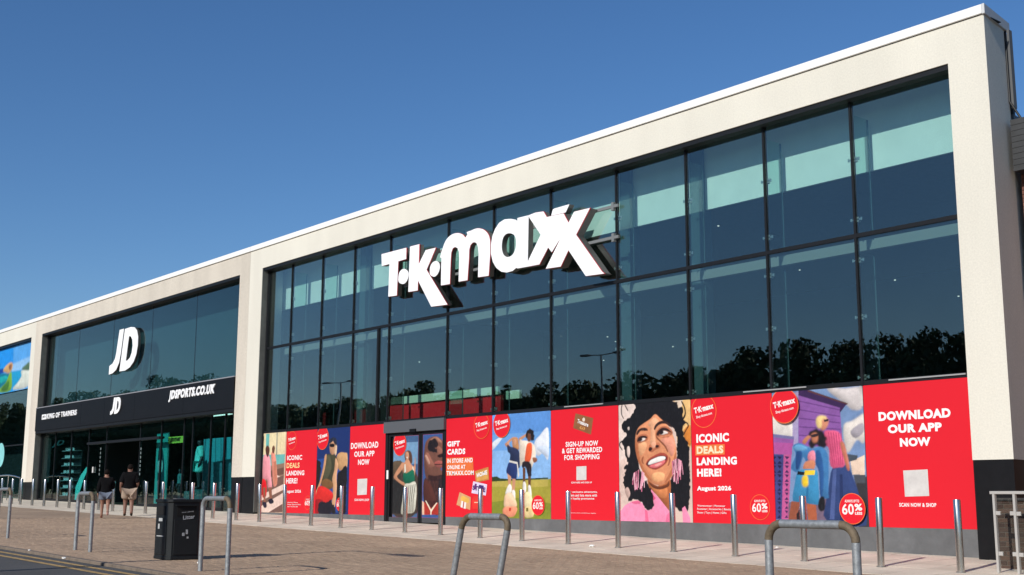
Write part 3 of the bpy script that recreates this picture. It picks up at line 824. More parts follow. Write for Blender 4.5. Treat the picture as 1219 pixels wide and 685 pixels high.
A.poly((150, 100, 84), [(345, 225), (362, 220), (384, 250), (384, 275), (350, 280)], 3)
A.poly((150, 98, 82), [(270, 265), (290, 260), (310, 300), (330, 340), (300, 350), (276, 330)], 3)
A.poly((196, 150, 130), [(268, 280), (280, 275), (300, 320), (290, 330)], 3)
A.poly((34, 20, 22), [(346, 276), (384, 262), (384, 282), (360, 290)], 3)
A.poly((170, 92, 84), [(330, 318), (356, 308), (384, 320), (370, 338), (330, 332)], 3)
A.poly((70, 36, 34), [(322, 330), (384, 328), (384, 334), (340, 340)])
A.poly((146, 84, 78), [(334, 338), (384, 336), (380, 352), (346, 352)], 3)
A.poly((48, 28, 28), [(290, 400), (330, 405), (378, 398), (372, 430), (300, 436)], 3)
A.poly((38, 30, 34), [(355, 425), (386, 420), (380, 650), (330, 650), (350, 560)])
A.poly((224, 186, 160), [(250, 560), (262, 570), (266, 648), (250, 648)])
A.poly((176, 52, 42), [(262, 566), (300, 600), (352, 570), (362, 648), (264, 648)])
A.poly((60, 30, 28), [(280, 560), (340, 560), (310, 610)])
A.poly((244, 226, 200), [(270, 560), (276, 560), (306, 615), (340, 572), (346, 574), (309, 630), (309, 648), (302, 648), (302, 625)])
A.paint('door_picture', dr)
q = MB(); q.box(x_at(462.5, 548, GL) - .02, x_at(463.8, 548, GL), GL - .045, GL - .02, 1.55, 1.8); q.obj('access_button', white_metal, dr)

# 5 gift card poster
t, a, b = poster('red poster about gift cards right of the doors, with small tilted cards', 5, 6, xl=DX1 + .01)
A = Art(525, 490, 5.269, PY, clip=(a, b, PB, PT))
A.text('GIFT', (40, 186), (118, 220), t, bold=.05); A.text('CARDS', (40, 234), (152, 270), t, bold=.05)
A.poly((240, 120, 62), [(34, 292), (200, 286), (206, 398), (34, 404)]); A.build('text_backing', t)
A.text('IN STORE AND', (40, 294), (199, 322), t); A.text('ONLINE AT', (40, 336), (153, 362), t); A.text('TKMAXX.COM', (36, 372), (206, 400), t)
A.poly((204, 140, 76), [(212, 375), (298, 348), (302, 428), (220, 446)]); A.poly((225, 170, 90), [(222, 385), (292, 362), (296, 420), (226, 438)])
A.poly((228, 214, 240), [(203, 438), (290, 458), (282, 528), (192, 512)]); A.poly((110, 50, 120), [(214, 452), (226, 455), (220, 490), (206, 488)]); A.poly((70, 50, 110), [(240, 460), (270, 466), (262, 500), (232, 494)])
A.poly((222, 168, 120), [(118, 506), (188, 538), (184, 618), (98, 586)]); A.poly((240, 190, 90), [(134, 530), (176, 548), (170, 575), (128, 560)], 3); A.poly((248, 240, 236), [(130, 560), (160, 572), (155, 612), (124, 600)]); A.poly((190, 60, 40), [(142, 564), (148, 566), (143, 606), (137, 604)])
A.poly((240, 60, 50), [(208, 530), (268, 530), (262, 612), (200, 614), (196, 560)]); A.poly((255, 200, 170), [(210, 568), (240, 568), (240, 574), (210, 574)])
A.build('gift_cards', t)
A.text('HOME', (226, 405), (292, 378), t, bold=.04, tilt=.18); A.text('STYLE', (200, 470), (280, 500), t, c=(90, 60, 120), bold=.05, tilt=-.12)
roundel(A, t, (208, 95), (307, 88))

# 6 two children on a hill
t, a, b = poster('picture poster of two children shading their eyes on a grassy field under blue sky', 6, 7, base=(112, 166, 226))
A = Art(525, 490, 5.269, PY, clip=(a, b, PB, PT))
A.poly((96, 152, 222), [(290, 0), (700, -30), (700, 120), (290, 150)])
A.poly((140, 186, 236), [(290, 250), (700, 230), (700, 425), (290, 436)])
A.poly((226, 236, 246), [(312, 215), (340, 180), (395, 150), (380, 175), (350, 215), (312, 250)], 3)
A.poly((232, 238, 248), [(588, 190), (620, 150), (672, 105), (672, 300), (640, 262), (610, 280), (588, 250)], 4)
A.poly((205, 218, 236), [(600, 230), (640, 215), (672, 230), (672, 290), (630, 260)], 3)
A.poly((168, 160, 62), [(290, 436), (700, 423), (700, 720), (290, 720)])
A.poly((134, 142, 50), [(290, 575), (500, 540), (700, 580), (700, 720), (290, 720)])
A.poly((188, 172, 84), [(308, 440), (672, 428), (670, 470), (500, 480), (308, 470)])
A.poly((44, 60, 34), [(308, 412), (350, 408), (372, 420), (430, 424), (560, 420), (672, 414), (672, 424), (308, 440)])
SK = (206, 150, 116)
for q in ([(400, 208), (415, 190), (450, 162), (480, 166), (476, 180), (450, 178), (426, 202), (436, 222), (424, 232)],
          [(486, 176), (500, 160), (530, 142), (550, 122), (560, 135), (530, 160), (502, 182), (506, 200), (494, 196)]): A.poly(SK, q, 3)
A.poly((196, 140, 92), [(446, 175), (462, 162), (482, 172), (490, 230), (478, 245), (452, 232)], 4)
A.poly(SK, [(452, 180), (466, 172), (474, 190), (468, 214), (456, 210)], 4)
A.poly((42, 52, 84), [(416, 208), (436, 222), (455, 225), (478, 236), (492, 262), (494, 350), (476, 350), (474, 322), (432, 318), (434, 270), (418, 250)], 3)
A.poly((40, 58, 112), [(430, 318), (478, 322), (476, 400), (470, 428), (442, 420), (410, 384), (416, 345)], 3)
A.poly((222, 218, 210), [(428, 306), (480, 318), (492, 400), (484, 418), (476, 330), (428, 318)])
A.poly(SK, [(416, 388), (440, 410), (438, 470), (424, 470)]); A.poly(SK, [(448, 422), (468, 424), (462, 510), (446, 500)])
A.poly((244, 240, 232), [(414, 480), (430, 455), (442, 470), (440, 510), (404, 520)], 3); A.poly((244, 240, 232), [(444, 500), (464, 500), (464, 560), (448, 570)], 3)
A.poly((236, 222, 204), [(492, 186), (510, 182), (545, 186), (580, 205), (592, 240), (594, 290), (578, 330), (560, 372), (540, 340), (512, 330), (496, 340)], 3)
A.poly((236, 96, 54), [(540, 205), (568, 200), (570, 260), (556, 316), (526, 312), (530, 260)], 3)
A.poly((34, 28, 34), [(514, 316), (556, 318), (568, 372), (566, 412), (544, 404), (536, 352), (512, 356)], 3)
A.poly((108, 70, 52), [(512, 352), (530, 354), (528, 450), (514, 450)]); A.poly((108, 70, 52), [(546, 405), (564, 410), (562, 480), (548, 480)])
A.poly((244, 240, 232), [(514, 448), (530, 446), (534, 500), (516, 510)], 3); A.poly((244, 240, 232), [(546, 470), (562, 470), (568, 540), (550, 550)], 3)
A.poly((110, 68, 50), [(536, 150), (552, 136), (566, 150), (562, 184), (546, 188)], 4)
A.poly((30, 24, 24), [(532, 150), (540, 118), (560, 110), (580, 128), (582, 165), (572, 188), (562, 178), (564, 150), (548, 140), (538, 168)], 4)
A.poly((150, 96, 70), [(574, 290), (600, 292), (602, 312), (586, 322), (578, 316)], 3)
A.poly((246, 206, 170), [(398, 540), (410, 518), (440, 512), (470, 560), (470, 600), (400, 602)], 4); A.poly((236, 150, 116), [(394, 602), (474, 600), (470, 640), (448, 662), (394, 654)], 3)
A.poly((240, 226, 180), [(524, 520), (550, 505), (570, 540), (576, 600), (526, 602)], 3); A.poly((232, 208, 150), [(526, 604), (578, 602), (578, 660), (526, 662)], 3)
A.poly((196, 50, 40), [(426, 604), (440, 604), (438, 625), (426, 625)]); A.poly((120, 110, 50), [(534, 604), (548, 604), (548, 628), (534, 628)])
A.poly((190, 180, 150), [(314, 512), (320, 512), (318, 650), (312, 650)])
A.paint('picture', t)
roundel(A, t, (332, 84), (438, 77)); roundel(A, t, (572, 592), (654, 586), big=True)

# 7 sign up poster
t, a, b = poster('red poster reading SIGN-UP NOW with a brown card printed near its top', 7, 8)
A = Art(650, 480, 4.893, PY, clip=(a, b, PB, PT))
A.poly((150, 98, 62), [(172, 60), (275, 88), (262, 184), (158, 146)]); A.build('brown_card', t)
A.text('Treasure', (182, 104), (248, 128), t, bold=.03, tilt=-.3); A.text('ω', (196, 138), (228, 154), t, c=(220, 160, 90), tilt=-.2)
A.disc((240, 225, 205), (212, 97), (228, 96), k=12); A.build('card_mark', t)
A.text('SIGN-UP NOW', (115, 222), (304, 252), t); A.text('& GET REWARDED', (94, 260), (328, 290), t); A.text('FOR SHOPPING', (107, 300), (312, 330), t)
A.poly((222, 218, 214), [(178, 370), (236, 367), (236, 448), (178, 450)]); A.build('code_card', t)
A.text('SCAN HERE AND SIGN UP', (148, 458), (268, 468), t, bold=.02)
A.text('for exclusive advantages,', (130, 512), (300, 526), t, bold=.02); A.text('offers and lots more with', (130, 530), (298, 545), t, bold=.02); A.text('our loyalty programme', (130, 550), (282, 566), t, bold=.02)
A.text('Terms and conditions apply', (140, 638), (292, 645), t, bold=.0)

# 8 laughing woman
t, a, b = poster('close-up picture poster of a smiling woman with black curly hair and pink earrings', 8, 9, base=(226, 200, 186))
A = Art(728, 470, 7.612, PY, clip=(a, b, PB, PT))
A.poly((236, 216, 206), [(0, 40), (330, 20), (330, 1200), (-20, 1200)])
A.poly((222, 196, 184), [(0, 700), (200, 600), (200, 1200), (-20, 1200)], 3)
A.poly((240, 196, 130), [(560, 20), (720, 10), (720, 480), (600, 480)]); A.poly((236, 214, 190), [(560, 20), (650, 20), (630, 150), (590, 130)]); A.poly((226, 140, 60), [(655, 320), (720, 280), (720, 460), (670, 420)], 3)
HB = (20, 20, 24)
A.poly(HB, [(212, 58), (216, 120), (180, 190), (120, 235), (92, 290), (110, 340), (140, 365), (100, 410), (92, 440), (120, 500), (125, 560), (150, 620), (130, 680), (112, 740), (110, 820), (140, 900), (160, 965), (210, 950), (280, 985), (310, 1040), (345, 1048), (382, 1010), (372, 920), (340, 820), (300, 760), (240, 600), (300, 300), (560, 300), (590, 500), (580, 680), (540, 760), (520, 830), (524, 960), (560, 1000), (620, 1060), (700, 1040), (710, 760), (705, 600), (700, 440), (655, 380), (648, 300), (672, 250), (640, 190), (600, 110), (570, 52), (400, 30)], 3)
for q in ([(100, 90), (92, 130), (96, 180), (112, 215), (106, 218), (88, 180), (84, 130), (94, 86)], [(122, 90), (150, 140), (144, 146), (116, 94)], [(640, 60), (668, 120), (672, 190), (640, 240), (630, 230), (660, 180), (656, 120), (630, 64)],
          [(655, 240), (690, 255), (700, 290), (680, 320), (655, 370), (648, 362), (676, 310), (690, 285), (682, 264), (650, 252)], [(76, 430), (110, 410), (112, 422), (84, 438), (78, 462), (100, 500), (94, 504), (70, 466)], [(600, 130), (640, 110), (650, 160), (625, 200), (600, 180)], [(112, 660), (140, 630), (150, 660), (120, 680)]): A.poly(HB, q, 3)
A.poly((224, 204, 194), [(140, 480), (160, 470), (168, 520), (158, 570), (142, 545)], 3); A.poly((214, 196, 188), [(145, 300), (160, 292), (162, 318), (150, 322)], 3); A.poly((200, 170, 160), [(120, 860), (150, 840), (170, 900), (150, 940), (128, 900)], 3)
A.poly((176, 102, 62), [(325, 760), (420, 830), (530, 740), (524, 1050), (470, 990), (400, 900), (350, 860)], 3)
A.poly((214, 134, 84), [(350, 800), (420, 850), (500, 830), (500, 930), (440, 930), (380, 870)], 3); A.poly((110, 60, 40), [(335, 790), (380, 815), (430, 832), (500, 812), (520, 780), (520, 830), (440, 860), (370, 840)], 3)
SKN = (226, 150, 108)
A.poly(SKN, [(395, 178), (350, 222), (290, 262), (244, 300), (220, 360), (214, 440), (222, 520), (242, 600), (268, 670), (306, 740), (358, 796), (413, 822), (470, 815), (537, 758), (574, 675), (586, 590), (588, 500), (574, 420), (548, 345), (520, 292), (480, 250), (440, 214)], 4)
A.poly((240, 178, 138), [(380, 210), (420, 225), (430, 262), (400, 300), (392, 360), (400, 430), (376, 470), (350, 440), (356, 370), (352, 300), (330, 270)], 4)
A.poly((238, 160, 134), [(440, 420), (500, 380), (560, 400), (575, 480), (550, 560), (515, 520), (480, 470)], 4)
A.poly((240, 176, 130), [(250, 440), (290, 425), (320, 450), (300, 520), (268, 550), (245, 510)], 4)
A.poly((196, 118, 78), [(220, 400), (236, 440), (250, 540), (272, 620), (310, 700), (360, 770), (330, 760), (280, 690), (238, 590), (216, 490)], 4)
A.poly((200, 122, 84), [(588, 520), (586, 600), (570, 680), (530, 755), (480, 800), (520, 720), (556, 640), (566, 560)], 4)
A.poly((244, 180, 128), [(370, 720), (430, 700), (480, 720), (470, 775), (410, 790), (370, 765)], 4)
A.poly((52, 34, 30), [(224, 356), (240, 320), (280, 300), (318, 304), (328, 326), (300, 328), (262, 330), (236, 366)], 3)
A.poly((48, 32, 30), [(384, 306), (400, 270), (440, 240), (490, 240), (530, 268), (546, 300), (500, 268), (450, 266), (412, 290), (392, 322)], 3)
A.poly((178, 108, 78), [(228, 400), (250, 368), (295, 355), (330, 375), (325, 410), (285, 430), (240, 440)], 4); A.poly((176, 106, 76), [(405, 345), (430, 305), (480, 285), (530, 305), (556, 350), (510, 378), (450, 382), (415, 376)], 4)
A.poly((46, 28, 26), [(232, 425), (242, 390), (270, 374), (310, 374), (324, 392), (300, 398), (270, 400), (248, 424)], 3); A.poly((44, 26, 24), [(408, 362), (424, 326), (460, 300), (505, 306), (548, 345), (510, 332), (470, 326), (436, 352), (424, 372)], 3)
A.poly((236, 224, 216), [(258, 412), (282, 394), (308, 398), (296, 414), (266, 424)], 3); A.poly((238, 228, 220), [(444, 352), (470, 328), (500, 336), (512, 348), (478, 360), (450, 364)], 3)
A.poly((34, 22, 22), [(246, 414), (256, 392), (276, 394), (276, 414), (258, 424)], 4); A.poly((30, 20, 22), [(430, 352), (442, 328), (466, 326), (470, 348), (450, 362)], 4)
A.poly((214, 134, 98), [(425, 374), (470, 370), (530, 360), (520, 385), (460, 392)], 4)
A.poly((150, 88, 62), [(402, 340), (414, 380), (450, 420), (490, 462), (512, 512), (506, 520), (478, 470), (440, 430), (404, 390)], 3)
A.poly((198, 118, 84), [(336, 480), (350, 452), (380, 470), (402, 440), (434, 440), (440, 478), (400, 500), (366, 522), (338, 510)], 4)
A.poly((238, 176, 142), [(360, 440), (392, 425), (404, 450), (392, 480), (368, 482)], 4)
A.poly((44, 22, 22), [(336, 500), (346, 476), (366, 480), (368, 498), (348, 514)], 4); A.poly((44, 22, 22), [(398, 478), (404, 456), (426, 458), (430, 470), (414, 482)], 4)
A.poly((160, 92, 62), [(270, 590), (284, 560), (292, 566), (284, 600), (292, 626), (280, 622)], 3); A.poly((168, 98, 74), [(520, 560), (536, 590), (520, 640), (508, 640), (520, 600)], 3)
A.poly((166, 74, 60), [(310, 628), (330, 590), (372, 560), (410, 540), (440, 528), (480, 530), (510, 556), (512, 588), (494, 622), (452, 656), (402, 680), (352, 668), (324, 648)], 4)
A.poly((94, 34, 34), [(318, 624), (350, 590), (400, 566), (450, 552), (500, 562), (496, 596), (450, 640), (390, 656), (336, 646)], 4)
A.poly((250, 246, 240), [(332, 622), (352, 596), (388, 578), (430, 562), (476, 560), (490, 576), (470, 596), (420, 612), (370, 628), (336, 636)], 3)
A.poly((232, 120, 124), [(342, 646), (380, 630), (430, 614), (484, 592), (480, 618), (446, 646), (396, 664), (356, 660)], 4); A.poly((246, 168, 162), [(390, 640), (440, 620), (456, 626), (410, 652)], 4)
PKS = (250, 150, 186)
A.poly(PKS, [(60, 1200), (78, 1060), (120, 1005), (172, 972), (236, 958), (280, 985), (305, 1040), (344, 1050), (384, 1012), (376, 930), (352, 850), (440, 950), (530, 1062), (530, 1200)])
A.poly((240, 110, 150), [(300, 1030), (325, 1060), (345, 1200), (310, 1200)]); A.poly((226, 90, 130), [(360, 880), (400, 940), (380, 960), (366, 920)]); A.poly((236, 110, 150), [(180, 972), (240, 960), (262, 985), (210, 990)], 3)
A.poly((240, 120, 160), [(500, 1090), (530, 1062), (530, 1200), (480, 1200)]); A.poly(PKS, [(640, 1030), (665, 1010), (715, 1120), (715, 1200), (650, 1200)])
A.poly(HB, [(250, 880), (300, 860), (352, 850), (376, 930), (384, 1012), (344, 1050), (308, 1036), (282, 985)], 3)
for x0_, y0_, w_, h_ in ((200, 680, 95, 225), (545, 575, 90, 260)):
    rr_ = random.Random(int(x0_))
    for k in range(34):
        u = rr_.random(); xx = x0_ + w_ * u; top_ = y0_ + 60 * abs(u - .5); L_ = h_ * (0.45 + .55 * rr_.random()) * (1 - .35 * abs(u - .5)); dx = rr_.uniform(-22, 14); w1 = rr_.uniform(4, 8)
        A.poly(((252, 196, 208), (246, 170, 192), (214, 120, 148), (120, 60, 80))[k % 4], [(xx, top_), (xx + w1, top_), (xx + w1 + dx * .6, y0_ + L_ * .6), (xx + w1 + dx, y0_ + L_), (xx + dx, y0_ + L_), (xx + dx * .4, y0_ + L_ * .5)])
A.paint('picture', t, ppm=105, seed=8)

# 9 offer poster
t, a, b = poster('wide red poster reading ICONIC DEALS LANDING HERE right of the laughing woman', 9, 10)
A = Art(816, 462, 4.202, PY, clip=(a, b, PB, PT))
roundel(A, t, (30, 120), (155, 113))
A.text('ICONIC', (54, 228), (218, 272), t, bold=.05)
A.poly((240, 128, 66), [(50, 287), (196, 281), (196, 333), (50, 338)]); A.build('text_backing', t)
A.text('DEALS', (56, 290), (190, 329), t, c=(255, 236, 196), bold=.05); A.text('LANDING', (56, 346), (258, 386), t, bold=.05); A.text('HERE!', (58, 403), (181, 444), t, bold=.05)
A.text('August 2026', (58, 490), (230, 520), t, bold=.05)
A.text('Womenswear | Menswear', (60, 585), (200, 597), t, bold=.01); A.text('Footwear | Accessories | Beauty', (60, 601), (228, 614), t, bold=.01); A.text('Shoes | Toys | Home | Gifts', (60, 619), (206, 632), t, bold=.01)
roundel(A, t, (324, 600), (424, 594), big=True)

# 10 couple before a purple house
t, a, b = poster('picture poster of a couple in denim and pink before a purple timber house', 10, 11, base=(128, 150, 190))
A = Art(910, 455, 3.912, PY, clip=(a, b, PB, PT))
A.poly((120, 148, 190), [(24, 48), (455, 20), (470, 430), (30, 470)])
A.poly((222, 216, 210), [(24, 150), (60, 165), (110, 160), (135, 210), (138, 260), (28, 262)], 4); A.poly((216, 208, 206), [(290, 32), (380, 30), (450, 28), (455, 120), (410, 130), (380, 105)], 4)
A.poly((222, 216, 210), [(440, 20), (490, 15), (490, 120), (450, 110)])
A.poly((60, 58, 62), [(440, 440), (500, 440), (500, 700), (440, 700)])
A.poly((230, 222, 214), [(370, 200), (410, 180), (490, 140), (466, 280), (430, 270), (390, 330), (372, 280)], 4); A.poly((170, 164, 172), [(400, 230), (455, 190), (462, 230), (425, 262)], 3)
A.poly((236, 210, 188), [(400, 370), (466, 340), (468, 432), (410, 432)])
A.poly((170, 158, 196), [(134, 50), (160, 44), (156, 290), (130, 290)])
A.poly((142, 92, 166), [(158, 42), (350, 92), (362, 260), (330, 300), (158, 300)])
for k in range(5):
    A.poly((104, 62, 128), [(160, 86 + k * 40), (352, 128 + k * 30), (353, 133 + k * 30), (160, 91 + k * 40)])
A.poly((62, 40, 84), [(158, 40), (205, 36), (386, 100), (350, 145), (352, 120), (158, 62)]); A.poly((96, 58, 60), [(205, 37), (388, 99), (386, 106), (200, 44)])
A.poly((150, 90, 160), [(28, 250), (138, 262), (134, 300), (28, 296)]); A.poly((118, 112, 160), [(28, 240), (138, 254), (138, 268), (28, 256)])
A.poly((178, 86, 156), [(28, 280), (130, 285), (128, 340), (28, 335)])
A.poly((66, 70, 130), [(30, 335), (90, 338), (86, 640), (34, 640)]); A.poly((196, 92, 150), [(90, 338), (126, 338), (112, 640), (80, 640)])
for k in range(7):
    yk = 345 + k * 42
    for xk, cc in ((34, (30, 30, 70)), (60, (30, 30, 70)), (94, (70, 40, 90))):
        A.poly(cc, [(xk, yk), (xk + 22 - k, yk + 3), (xk + 11, yk + 17)]); A.poly(cc, [(xk, yk + 36), (xk + 22 - k, yk + 36), (xk + 11, yk + 22)])
A.poly((70, 80, 92), [(385, 335), (435, 342), (430, 362), (392, 372)]); A.poly((80, 84, 92), [(415, 432), (470, 432), (474, 560), (440, 560)]); A.poly((60, 58, 62), [(430, 470), (472, 470), (478, 640), (470, 665), (430, 665)])
A.poly((120, 100, 120), [(112, 560), (300, 540), (292, 645), (112, 642)])
# man
A.poly((52, 70, 120), [(318, 398), (378, 386), (400, 410), (440, 520), (475, 668), (290, 645), (286, 560), (300, 480)], 3); A.poly((40, 54, 98), [(350, 430), (364, 430), (372, 650), (352, 650)]); A.poly((78, 96, 150), [(320, 410), (336, 404), (326, 640), (304, 640)])
A.poly((226, 96, 136), [(278, 235), (300, 225), (345, 232), (362, 270), (372, 300), (376, 385), (345, 398), (308, 392), (300, 310), (284, 290)], 3)
for k in range(6): A.poly((186, 60, 104), [(296 + k * 12, 232 + k), (299 + k * 12, 232 + k), (322 + k * 9, 388), (319 + k * 9, 388)])
A.poly((198, 120, 96), [(352, 285), (370, 282), (384, 330), (398, 402), (386, 410), (368, 350)], 3)
A.poly((214, 142, 112), [(262, 170), (285, 165), (299, 180), (294, 205), (276, 226), (262, 220)], 4)
A.poly((238, 208, 140), [(240, 190), (244, 165), (262, 156), (286, 160), (288, 172), (268, 178), (266, 210), (250, 215)], 4); A.poly((40, 34, 40), [(276, 176), (298, 172), (298, 182), (280, 186)])
# woman
A.poly((28, 22, 28), [(206, 240), (232, 218), (262, 224), (286, 260), (288, 300), (260, 308), (240, 290), (222, 310), (206, 290), (214, 262)], 4)
A.poly((190, 120, 90), [(218, 244), (240, 236), (250, 255), (246, 278), (230, 284), (220, 270)], 4); A.poly((40, 30, 36), [(218, 246), (250, 240), (248, 252), (222, 258)], 2)
A.poly((196, 128, 96), [(176, 276), (200, 250), (216, 255), (206, 268), (188, 290)], 3)
A.poly((66, 124, 178), [(134, 300), (160, 284), (200, 300), (222, 312), (262, 302), (292, 330), (300, 400), (298, 520), (300, 540), (262, 536), (262, 460), (246, 390), (200, 380), (180, 350), (160, 418), (130, 410), (125, 390), (146, 340)], 3)
A.poly((44, 88, 146), [(240, 320), (262, 330), (276, 420), (270, 530), (258, 520), (254, 420), (240, 380)], 3); A.poly((36, 74, 130), [(150, 320), (176, 330), (160, 400), (146, 400)], 3); A.poly((104, 164, 206), [(136, 305), (160, 290), (200, 305), (190, 318), (150, 320)], 3)
A.poly((236, 140, 160), [(206, 330), (232, 320), (236, 368), (204, 362)], 3); A.poly((204, 132, 100), [(190, 372), (234, 366), (230, 408), (182, 412)], 3)
A.poly((60, 140, 186), [(160, 412), (234, 408), (250, 440), (256, 560), (248, 572), (200, 566), (190, 545), (174, 560), (132, 552), (140, 480)], 3); A.poly((42, 112, 160), [(196, 480), (206, 480), (204, 560), (194, 545)])
A.poly((20, 20, 26), [(156, 415), (190, 420), (186, 434), (152, 432)]); A.poly((240, 208, 60), [(188, 412), (236, 410), (234, 432), (186, 434)]); A.poly((236, 200, 50), [(178, 440), (200, 436), (204, 480), (184, 490), (174, 470)], 4)
A.poly((150, 84, 62), [(126, 555), (166, 560), (150, 642), (112, 640)]); A.poly((44, 30, 34), [(166, 560), (192, 560), (196, 644), (152, 642)]); A.poly((176, 96, 66), [(196, 566), (240, 572), (246, 646), (204, 645)])
A.poly((24, 24, 30), [(258, 540), (278, 536), (282, 590), (262, 602), (250, 580)], 3)
A.poly((244, 240, 240), [(40, 520), (46, 520), (50, 640), (42, 640)])
A.paint('picture', t)
roundel(A, t, (36, 116), (168, 108)); roundel(A, t, (358, 592), (480, 588), big=True)

# 11 app poster right
t, a, b = poster('wide red app poster with white text at the right end by the cream pillar', 11, 12)
A = Art(1020, 445, 3.605, PY, clip=(a, b, PB, PT))
for s_, p, q in (('DOWNLOAD', (92, 156), (404, 196)), ('OUR APP', (132, 214), (366, 252)), ('NOW', (184, 274), (318, 312))): A.text(s_, p, q, t, bold=.055)
A.poly((222, 218, 214), [(199, 416), (304, 411), (311, 525), (207, 528)]); A.build('code_card', t)
A.text('SCAN NOW & SHOP', (182, 555), (342, 572), t, bold=.03)

# ------------------------------------------------------------------ giant letters on the glass front
sg = thing('shop_sign', 'giant white raised letters T K maxx on the upper glass of the cream framed store', 'sign', (x_at(600, 300, 0), -.03, 6.0))
LY = -0.03
def letter(name, polys, Yf=LY, parent=sg, face=white_face, side=grey_edge, depth=.17, rim=None):
    W = []
    for (x0, y0, sc), pts, sm in polys:
        p = smooth_poly(pts, sm) if sm else pts
        W.append([F(x0 + q[0] / sc, y0 + q[1] / sc, Yf) for q in p])
    o = link_mesh(name, curve_mesh(W, Yf + .012, depth - .012), side, parent)
    if rim:
        o2 = link_mesh('letter_rim', curve_mesh(W, Yf + .0112, .022, grow=.007), rim, o, shift=True)
        o2.scale = (1, 1, 1)
    o3 = link_mesh('letter_face', curve_mesh(W, Yf, .011), face, o)
    return o
KA, KB = (445, 250, 5.709), (570, 235, 6.227)
letter('letter', [(KA, [(52, 302), (220, 258), (220, 334), (166, 350), (156, 582), (98, 590), (106, 368), (54, 382)], 0)], rim=red_edge)
def disc_px(c0, l, r, n=24):
    pass
letter('letter', [(KA, [(166, 470), (172, 430), (190, 406), (212, 402), (232, 420), (236, 446), (226, 480), (206, 502), (184, 502), (170, 490)], 4)])
letter('letter', [(KA, [(246, 250), (308, 234), (304, 372), (352, 274), (420, 258), (358, 408), (500, 644), (390, 658), (300, 480), (298, 548), (234, 558)], 0)], rim=red_edge)
letter('letter', [(KA, [(380, 420), (384, 384), (402, 356), (426, 348), (444, 364), (448, 396), (436, 432), (414, 454), (394, 450), (382, 438)], 4)], Yf=LY - .012)
m_out = [(456, 514), (458, 380)] + smooth_poly([(460, 330), (468, 262), (492, 204), (530, 168), (572, 158), (606, 170), (622, 190)], 3)[:-5] + [(622, 190)] + \
        smooth_poly([(636, 168), (664, 140), (704, 126), (744, 134), (776, 166), (790, 214), (792, 280)], 3)[:-5] + [(790, 300), (780, 448), (708, 458), (712, 300)] + \
        [(708, 256), (700, 230), (688, 220), (672, 222), (656, 240), (648, 272), (646, 330), (636, 478), (576, 488), (580, 330), (578, 286), (568, 260), (552, 252), (536, 262), (526, 290), (522, 340), (516, 504)]
letter('letter', [(KA, m_out, 0)], rim=red_edge)
a_out = smooth_poly([(86, 400), (94, 300), (124, 220), (170, 172), (230, 158), (270, 164), (290, 180), (290, 512), (262, 540), (210, 558), (150, 548), (106, 490)], 4)
a_out = [(90, 350), (100, 290), (120, 236), (150, 190), (190, 164), (236, 160), (270, 166), (286, 176), (286, 154), (368, 134), (362, 486), (364, 514), (286, 528), (278, 522), (250, 546), (206, 558), (166, 552), (130, 524), (104, 480), (90, 420)]
a_hole = [(170, 350), (180, 300), (204, 272), (238, 268), (266, 286), (276, 330), (270, 386), (248, 428), (214, 444), (186, 430), (172, 396)]
letter('letter', [(KB, a_out, 0), (KB, a_hole, 3)])
letter('letter', [(KB, [(364, 136), (420, 114), (478, 106), (600, 312), (540, 408), (514, 372), (448, 498), (364, 514), (362, 478), (458, 278)], 0)], rim=red_edge)
letter('letter', [(KB, [(548, 92), (560, 84), (670, 52), (644, 112), (620, 118), (536, 138)], 0)], Yf=LY - .005)
letter('letter', [(KB, [(484, 152), (626, 120), (664, 190), (706, 108), (822, 80), (720, 278), (912, 552), (930, 566), (792, 584), (664, 392), (606, 514), (496, 530), (600, 316)], 0)], Yf=LY - .09, depth=.25, rim=red_edge)
# support rails of the sign
for (ya, yb) in (((246), (88)),):
    pass
zA = F(722, 247, .10)[1]; zB = F(722, 284, .10)[1]
xa = x_at(480, 300, .1); xb = x_at(732, 260, .1)
for z in (zA, zB):
    MB().box(xa, xb + .05, .145, .195, z - .035, z + .035).obj('support_rail', mat('rail_steel', (.16, .17, .17), .5), sg)
for px in (468, 535.5, 589, 658, 733):
    xx = x_at(px, 300, GL)
    for z in (zA, zB):
        MB().box(xx - .03, xx + .05, .14, GL - .032, z - .10, z + .10).obj('bracket', MATS['rail_steel'], sg)

# ------------------------------------------------------------------ left neighbour store front
BT, BB = F(278, 449, -.05)[1], F(275, 486, -.05)[1]
JL, JR = -59.30, -38.58
MB().box(JL + .0015, JL + .04, .004, .5, -.3, ZT).obj('reveal', reveal_grey, jd)
MB().box(JL + .04, JR - .002, .02, .5, ZT - .10, ZT - .002).obj('head_lining', frame_dark, jd)
MB().box(JL + .04, JL + .16, .26, .40, -.3, ZT - .10).obj('side_frame', frame_dark, jd)
nj = 5
jx = [JL + .1 + (JR - JL - .1) * i / nj for i in range(nj + 1)]
for a, b in zip(jx[:-1], jx[1:]):
    MB().box(a + .006, b - .006, .32, .334, BT - .1, ZT - .10).obj('glass_pane', glass_jd, jd)
for a in jx[1:-1]:
    MB().box(a - .004, a + .004, .321, .36, BT, ZT - .1).obj('pane_joint', frame_dark, jd)
bandx = [JL + .045] + [x_at(p, 480, -.05) for p in (97, 124.5, 160, 218)] + [JR - .004]
for a, b in zip(bandx[:-1], bandx[1:]):
    MB().box(a + .006, b - .006, -.05, .34, BB, BT).obj('fascia_panel', band_black, jd)
MB().box(JL + .045, JR - .004, -.06, .10, BT + .002, BT + .04).obj('band_trim', band_trim, jd)
MB().box(JL + .045, JR - .004, -.02, .30, BB - .12, BB - .004).obj('fascia_soffit', frame_dark, jd)
